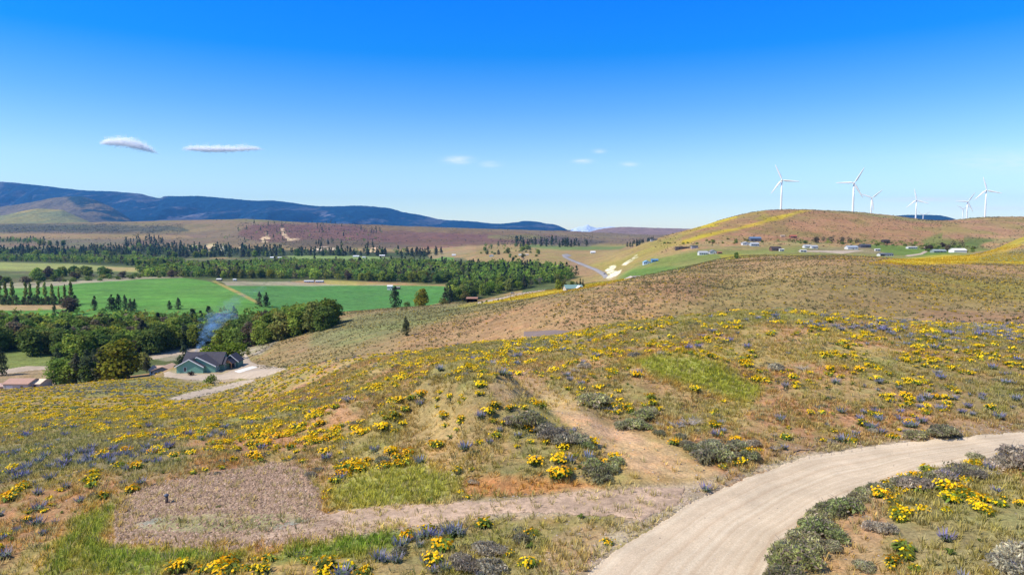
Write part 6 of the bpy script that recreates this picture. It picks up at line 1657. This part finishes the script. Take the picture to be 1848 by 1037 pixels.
b = MB(); b.prism([(7.6, 5.86), (7.0, 5.56), (7.0, 5.94), (7.6, 6.24)], 0.99, 1.086); b.build("barge_board", M_TRIM, t)
barge(13.4, 19.2, 16.3, 11.74, 2.5, 5.0, 0.45)
MB().box(-0.03, 10.43, -0.05, -0.003, -0.3, 0.05).build("foundation", cm("concrete", (0.55, 0.53, 0.5)), t)
window(t, 3.4, -0.01, 1.5, 0.9, 1.6)
window(t, 14.51, 3.0, 1.4, 0.9, 1.4, "+x"); window(t, 14.51, 4.8, 1.4, 0.7, 1.4, "+x"); window(t, 16.21, 7.2, 1.4, 0.9, 1.3, "+x")
M_TIM = cm("stained_timber", (0.34, 0.18, 0.09), var=0.2, scale=2)
b = MB(); roof_pair(b, 15.4, 18.4, 8.0, 11.9, 2.5, 3.9, "y", over=0.35); b.build("porch_roof", M_SHG, t)
MB().prism([(15.5, 2.5), (18.3, 2.5), (16.9, 3.75)], 7.8, 7.92).build("porch_gable", M_TIM, t)
for px in (15.6, 18.2): MB().box(px - .15, px + .15, 7.8, 8.1, -0.5, 2.5).build("porch_post", M_TIM, t)
g = MB().box(14.9, 17.9, 12.1, 12.185, 0, 2.3).build("garage_door", cm("garage_door", (0.05, 0.05, 0.06)), t)
MB().box(14.7, 14.88, 12.06, 12.185, 0, 2.32).box(17.92, 18.1, 12.06, 12.185, 0, 2.32).box(14.7, 18.1, 12.06, 12.185, 2.33, 2.48).build("frame", M_TRIM, g)
# shrubs at the corner and a parked pickup in the drive
x, y, z = at_depth(346, 679, 259)
tag(link("bush", mk("dark_red_bush", crown_broad(1.9, 3.0, 777, (0.075, 0.035, 0.035), 500, -0.1, 0.95, 0.06)), None, (x, y, z)), "dark red rounded bush before the green gable wall", "bush")

# small silver car on the far road
def car(u, v, ym, col, lb, yaw=0.0, pos=None):
    x, y, z = pos or hit(u, v, ym)
    c = empty("car", (x, y, z + 0.3), yaw); tag(c, lb, "car")
    b = MB(); b.prism([(-2.2, 0.35), (2.2, 0.35), (2.25, 0.8), (1.3, 0.95), (0.7, 1.45), (-1.2, 1.5), (-1.9, 1.0), (-2.25, 0.9)], -0.9, 0.9); b.build("body", cm("car_paint", col, 0.35), c)
    MB().prism([(0.68, 0.98), (1.15, 0.98), (0.62, 1.38), (-1.1, 1.42), (-1.6, 1.02)], -0.93, 0.93).build("window", M_GLASS, c)
    for wx in (-1.4, 1.4):
        for wy in (-0.85, 0.85):
            MB().tube((wx, wy - 0.1, 0.33), (wx, wy + 0.1, 0.33), 0.33, 0.33, 12).build("wheel", cm("tyre", (0.02, 0.02, 0.02)), c)
car(925, 530, 440, (0.25, 0.33, 0.42), "small blue-grey car on the road along the woods", 0.1)
car(1092, 495, 700, (0.05, 0.05, 0.06), "tiny dark car where the highway disappears behind the meadow", 0.8)

# capped well pipe on the cobble pad
x, y, z = hit(301, 908, 20)
t = empty("well_pipe", (x, y, z)); tag(t, "rusty capped well pipe standing upright on the cobble pad", "well pipe")
MB().tube((0, 0, -0.2), (0, 0, 0.42), 0.085, 0.085, 16).build("pipe", cm("rusty_pipe", (0.11, 0.075, 0.06), var=0.3, scale=12), t, True)
MB().lathe([(0.105, 0.42), (0.12, 0.44), (0.12, 0.50), (0.05, 0.535), (0.03, 0.56)], 16).build("cap", cm("pipe_cap", (0.10, 0.12, 0.17)), t, True)
b = MB()
for i in range(5): b.tube((i * 0.62, math.sin(i * 1.7) * 0.15, 0.04 + 0.02 * (i % 2)), ((i + 1) * 0.62, math.sin((i + 1) * 1.7) * 0.15, 0.04 + 0.02 * ((i + 1) % 2)), 0.035 - i * 0.004, 0.03 - i * 0.004, 6)
b.tube((1.8, 0, 0.05), (2.2, 0.35, 0.2), 0.02, 0.008, 5).tube((2.6, 0, 0.05), (2.9, -0.3, 0.22), 0.02, 0.008, 5)
x, y, z = hit(1432, 817, 20)
tag(b.build("fallen_branch", cm("dead_wood", (0.16, 0.11, 0.08)), None, False, (x, y, z)), "thin dark fallen branch lying on the soil beside the far road edge", "branch").rotation_euler = (0, 0, 0.35)
b = MB()
for i in range(4): b.tube((i * 0.3, math.sin(i * 2.1) * 0.05, 0.05), ((i + 1) * 0.3, math.sin((i + 1) * 2.1) * 0.05, 0.07), 0.035, 0.03, 6)
x, y, z = hit(796, 868, 20)
tag(b.build("fallen_branch", cm("dead_wood", (0.16, 0.11, 0.08)), None, False, (x, y, z)), "short dark branch at the left end of the orange cut bank", "branch").rotation_euler = (0, 0, 0.5)
# old fence posts on the smooth hill
for k, u in enumerate((646, 651, 655)):
    x, y, z = hit(u, 576, 225)
    tag(MB().tube((0, 0, -0.3), (0.05, 0, 1.6), 0.12, 0.1, 8).build("fence_post", cm("grey_post", (0.2, 0.18, 0.16)), None, False, (x, y, z)), "weathered post on the smooth hill, %s of the three" % ("left", "middle", "right")[k], "fence post", "old posts on the smooth hill")

# ------------------------------------------------------------------ clouds, smoke, haze
def puff_mat(name, col, alpha, trans=0.5):
    m = bpy.data.materials.new(name); m.use_nodes = True; nd, lk = m.node_tree.nodes, m.node_tree.links; nd.clear()
    out = N(nd, "ShaderNodeOutputMaterial"); d = N(nd, "ShaderNodeBsdfDiffuse"); tl = N(nd, "ShaderNodeBsdfTranslucent"); tp = N(nd, "ShaderNodeBsdfTransparent")
    d.inputs[0].default_value = (*col, 1); tl.inputs[0].default_value = (*col, 1)
    a = N(nd, "ShaderNodeMixShader"); a.inputs[0].default_value = trans; lk.new(d.outputs[0], a.inputs[1]); lk.new(tl.outputs[0], a.inputs[2])
    b = N(nd, "ShaderNodeMixShader"); b.inputs[0].default_value = alpha; lk.new(tp.outputs[0], b.inputs[1]); lk.new(a.outputs[0], b.inputs[2]); lk.new(b.outputs[0], out.inputs[0])
    return m
def ico(n=8, m=5):
    vs = [(0, 0, 1)]; fs = []
    for i in range(1, m):
        for j in range(n):
            a, b = math.pi * i / m, 2 * math.pi * j / n; vs.append((math.sin(a) * math.cos(b), math.sin(a) * math.sin(b), math.cos(a)))
    vs.append((0, 0, -1)); L = len(vs) - 1
    for j in range(n):
        fs.append((0, 1 + j, 1 + (j + 1) % n, 0)); fs.append((L, L - n + (j + 1) % n, L - n + j, L))
        for i in range(m - 2):
            a = 1 + i * n + j; b = 1 + i * n + (j + 1) % n; fs.append((a, a + n, b + n, b))
    return np.array(vs), fs
def cloud(name, pts, y, npuff, mat, seed, label, rmin=0.35, rmax=1.0, depth=0.5, core=0, core_mat=None):
    """pts: (u, v, radius px) along the cloud's body"""
    rg = np.random.default_rng(seed); v0, f0 = ico(12, 7)
    tri = np.array([f if f[2] != f[3] and f[0] != f[3] else (f[0], f[1], f[2], f[2]) for f in f0])
    qv = v0; V = []; F = []; b = 0
    pts = np.array(pts, float)
    for k in range(npuff + core):
        isc = k >= npuff
        s = rg.random() * (len(pts) - 1); i = int(s); fr = s - i
        u, v, r = pts[i] * (1 - fr) + pts[i + 1] * fr
        if isc: r = r * 0.8; u += rg.normal() * r * 0.35; v += rg.normal() * r * 0.2
        else: u += rg.normal() * r * 0.6; v += rg.normal() * r * 0.30
        rr = r * (rg.uniform(0.7, 1.15) if isc else rg.uniform(rmin, rmax)) * y / FPX * 0.62
        c = np.array([q_of(u, v) * y, y + rg.normal() * r * depth * y / FPX, CZ + tanv(v) * y])
        V.append(qv * np.array([rr * 1.5, rr * 1.2, rr * 0.8]) * (0.85 + 0.3 * rg.random((len(qv), 1))) + c); F += [tuple(i + b for i in (f if f[2] != f[3] and f[0] != f[3] else (f[0], f[1], f[2]))) for f in f0]; b += len(qv)
    me = bpy.data.meshes.new(name); me.from_pydata(np.concatenate(V).tolist(), [], F); me.update()
    me.polygons.foreach_set("use_smooth", np.ones(len(me.polygons), bool)); me.materials.append(mat)
    if core:
        me.materials.append(core_mat); nf = len(f0); me.polygons.foreach_set("material_index", np.array([0] * (nf * npuff) + [1] * (nf * core), np.int32))
    o = link(name, me); tag(o, label, "cloud"); return o
M_CL = puff_mat("cloud_vapour", (1.0, 1.0, 1.0), 0.10, 0.6)
M_CORE = puff_mat("cloud_core", (1.0, 1.0, 1.0), 0.30, 0.6)
M_CL2 = puff_mat("thin_cloud_vapour", (1.0, 1.0, 1.0), 0.10, 0.3)
M_CL3 = puff_mat("veil_vapour", (1.0, 1.0, 1.0), 0.045, 0.3)
def card_cloud(pts, y, n, mat, seed, label, size=0.17, spread=0.9):
    """a bank of vapour: many small translucent flakes turned sunward to look brighter, thick along its body and thin at the rim"""
    rg = np.random.default_rng(seed); pts = np.array(pts, float)
    k = 9; L = []
    s_ = np.linspace(0, len(pts) - 1, 26)
    for s0 in s_:
        i = min(int(s0), len(pts) - 2); fr = s0 - i; L.append(pts[i] * (1 - fr) + pts[i + 1] * fr)
    L = np.array(L); w = L[:, 2] ** 1.5; w /= w.sum()
    idx = rg.choice(len(L), n, p=w); r = L[idx, 2]
    bump = 0.6 + 0.8 * noise(L[idx, 0] + rg.normal(size=n) * 2, L[idx, 1] * 0, 9, seed, 2)
    dv = rg.normal(size=n) * 0.34 * r * spread; dv = np.where(dv > 0, dv * 0.75, dv * bump * 1.15)
    u = L[idx, 0] + rg.normal(size=n) * r * 0.45 * spread; v = L[idx, 1] + dv
    dy = rg.normal(size=n) * r * 0.5 * y / FPX
    c = np.array([[q_of(a, b) * y, y + d, CZ + tanv(b) * y] for a, b, d in zip(u, v, dy)])
    V, F, _c = cards(c, size * np.minimum(r, 10) * y / FPX * (0.5 + rg.random(n)), rnd_dir(n, rg) + np.array(_to_sun) * 1.5, np.ones((n, 3)), rg)  # flake normals lean to the sun, shaped that way to brighten the cloud
    o = link("cloud", mesh_np("cloud", V, F, mat)); tag(o, label, "cloud"); return o
M_CL = puff_mat("cloud_vapour", (1.0, 1.0, 1.0), 0.20, 0.5)
M_CL2 = puff_mat("thin_cloud_vapour", (1.0, 1.0, 1.0), 0.12, 0.5)
M_CL3 = puff_mat("veil_vapour", (1.0, 1.0, 1.0), 0.035, 0.5)
card_cloud([(182,259,4),(194,257,9),(215,257,13),(238,260,14),(256,266,11),(272,272,7),(288,278,2)], 22000, 6500, M_CL, 1, "bigger white cloud on the left, tapering down to its right")
card_cloud([(334,269,5),(352,268,9),(378,270,10),(405,270,10),(435,269,9),(460,268,7),(477,270,2)], 22000, 6500, M_CL, 2, "long flat white cloud right of the tapering one")
# smoke drifting up behind the green house
def vol_mat(name, col, dens, scale, lo, hi):
    m = bpy.data.materials.new(name); m.use_nodes = True; nd, lk = m.node_tree.nodes, m.node_tree.links; nd.clear()
    out = N(nd, "ShaderNodeOutputMaterial"); pv = N(nd, "ShaderNodeVolumePrincipled"); lk.new(pv.outputs[0], out.inputs["Volume"])
    pv.inputs["Color"].default_value = (*col, 1)
    if scale:
        tc = N(nd, "ShaderNodeTexCoord"); n = noise_node(nd, lk, tc.outputs["Object"], scale, 4, 0.6); r = maprange(nd, lk, n.outputs["Fac"], lo, hi, 0, dens); lk.new(r.outputs[0], pv.inputs["Density"])
    else: pv.inputs["Density"].default_value = dens
    return m
M_SMK = puff_mat("smoke_vapour", (0.30, 0.52, 0.78), 0.055, 0.5)
sm = cloud("smoke", [(352,637,2.5),(358,628,4),(364,618,5),(372,603,9),(380,590,13),(392,576,16),(404,566,14)], 352, 170, M_SMK, 21, "smoke", 0.3, 0.9)
sm2 = cloud("smoke", [(404,566,16),(415,552,14),(425,538,10),(470,520,10)], 360, 90, puff_mat("thin_smoke_vapour", (0.36, 0.52, 0.66), 0.018, 0.5), 22, "smoke", 0.3, 0.9)
for o in (sm, sm2):
    for k in ("label", "category"): del o[k]
    tag(o, kind="stuff")

M_HAZE = vol_mat("air", (0.14, 0.46, 1.0), 3.3e-5, 0, 0, 0)
zmin = float(min(ZW.min(), 83)) - 1.0
tag(MB().box(-29000, 29000, -700, 17700, zmin, 1000).build("haze", M_HAZE), kind="stuff")
finish_labels()
SC.cycles.transparent_max_bounces = 48
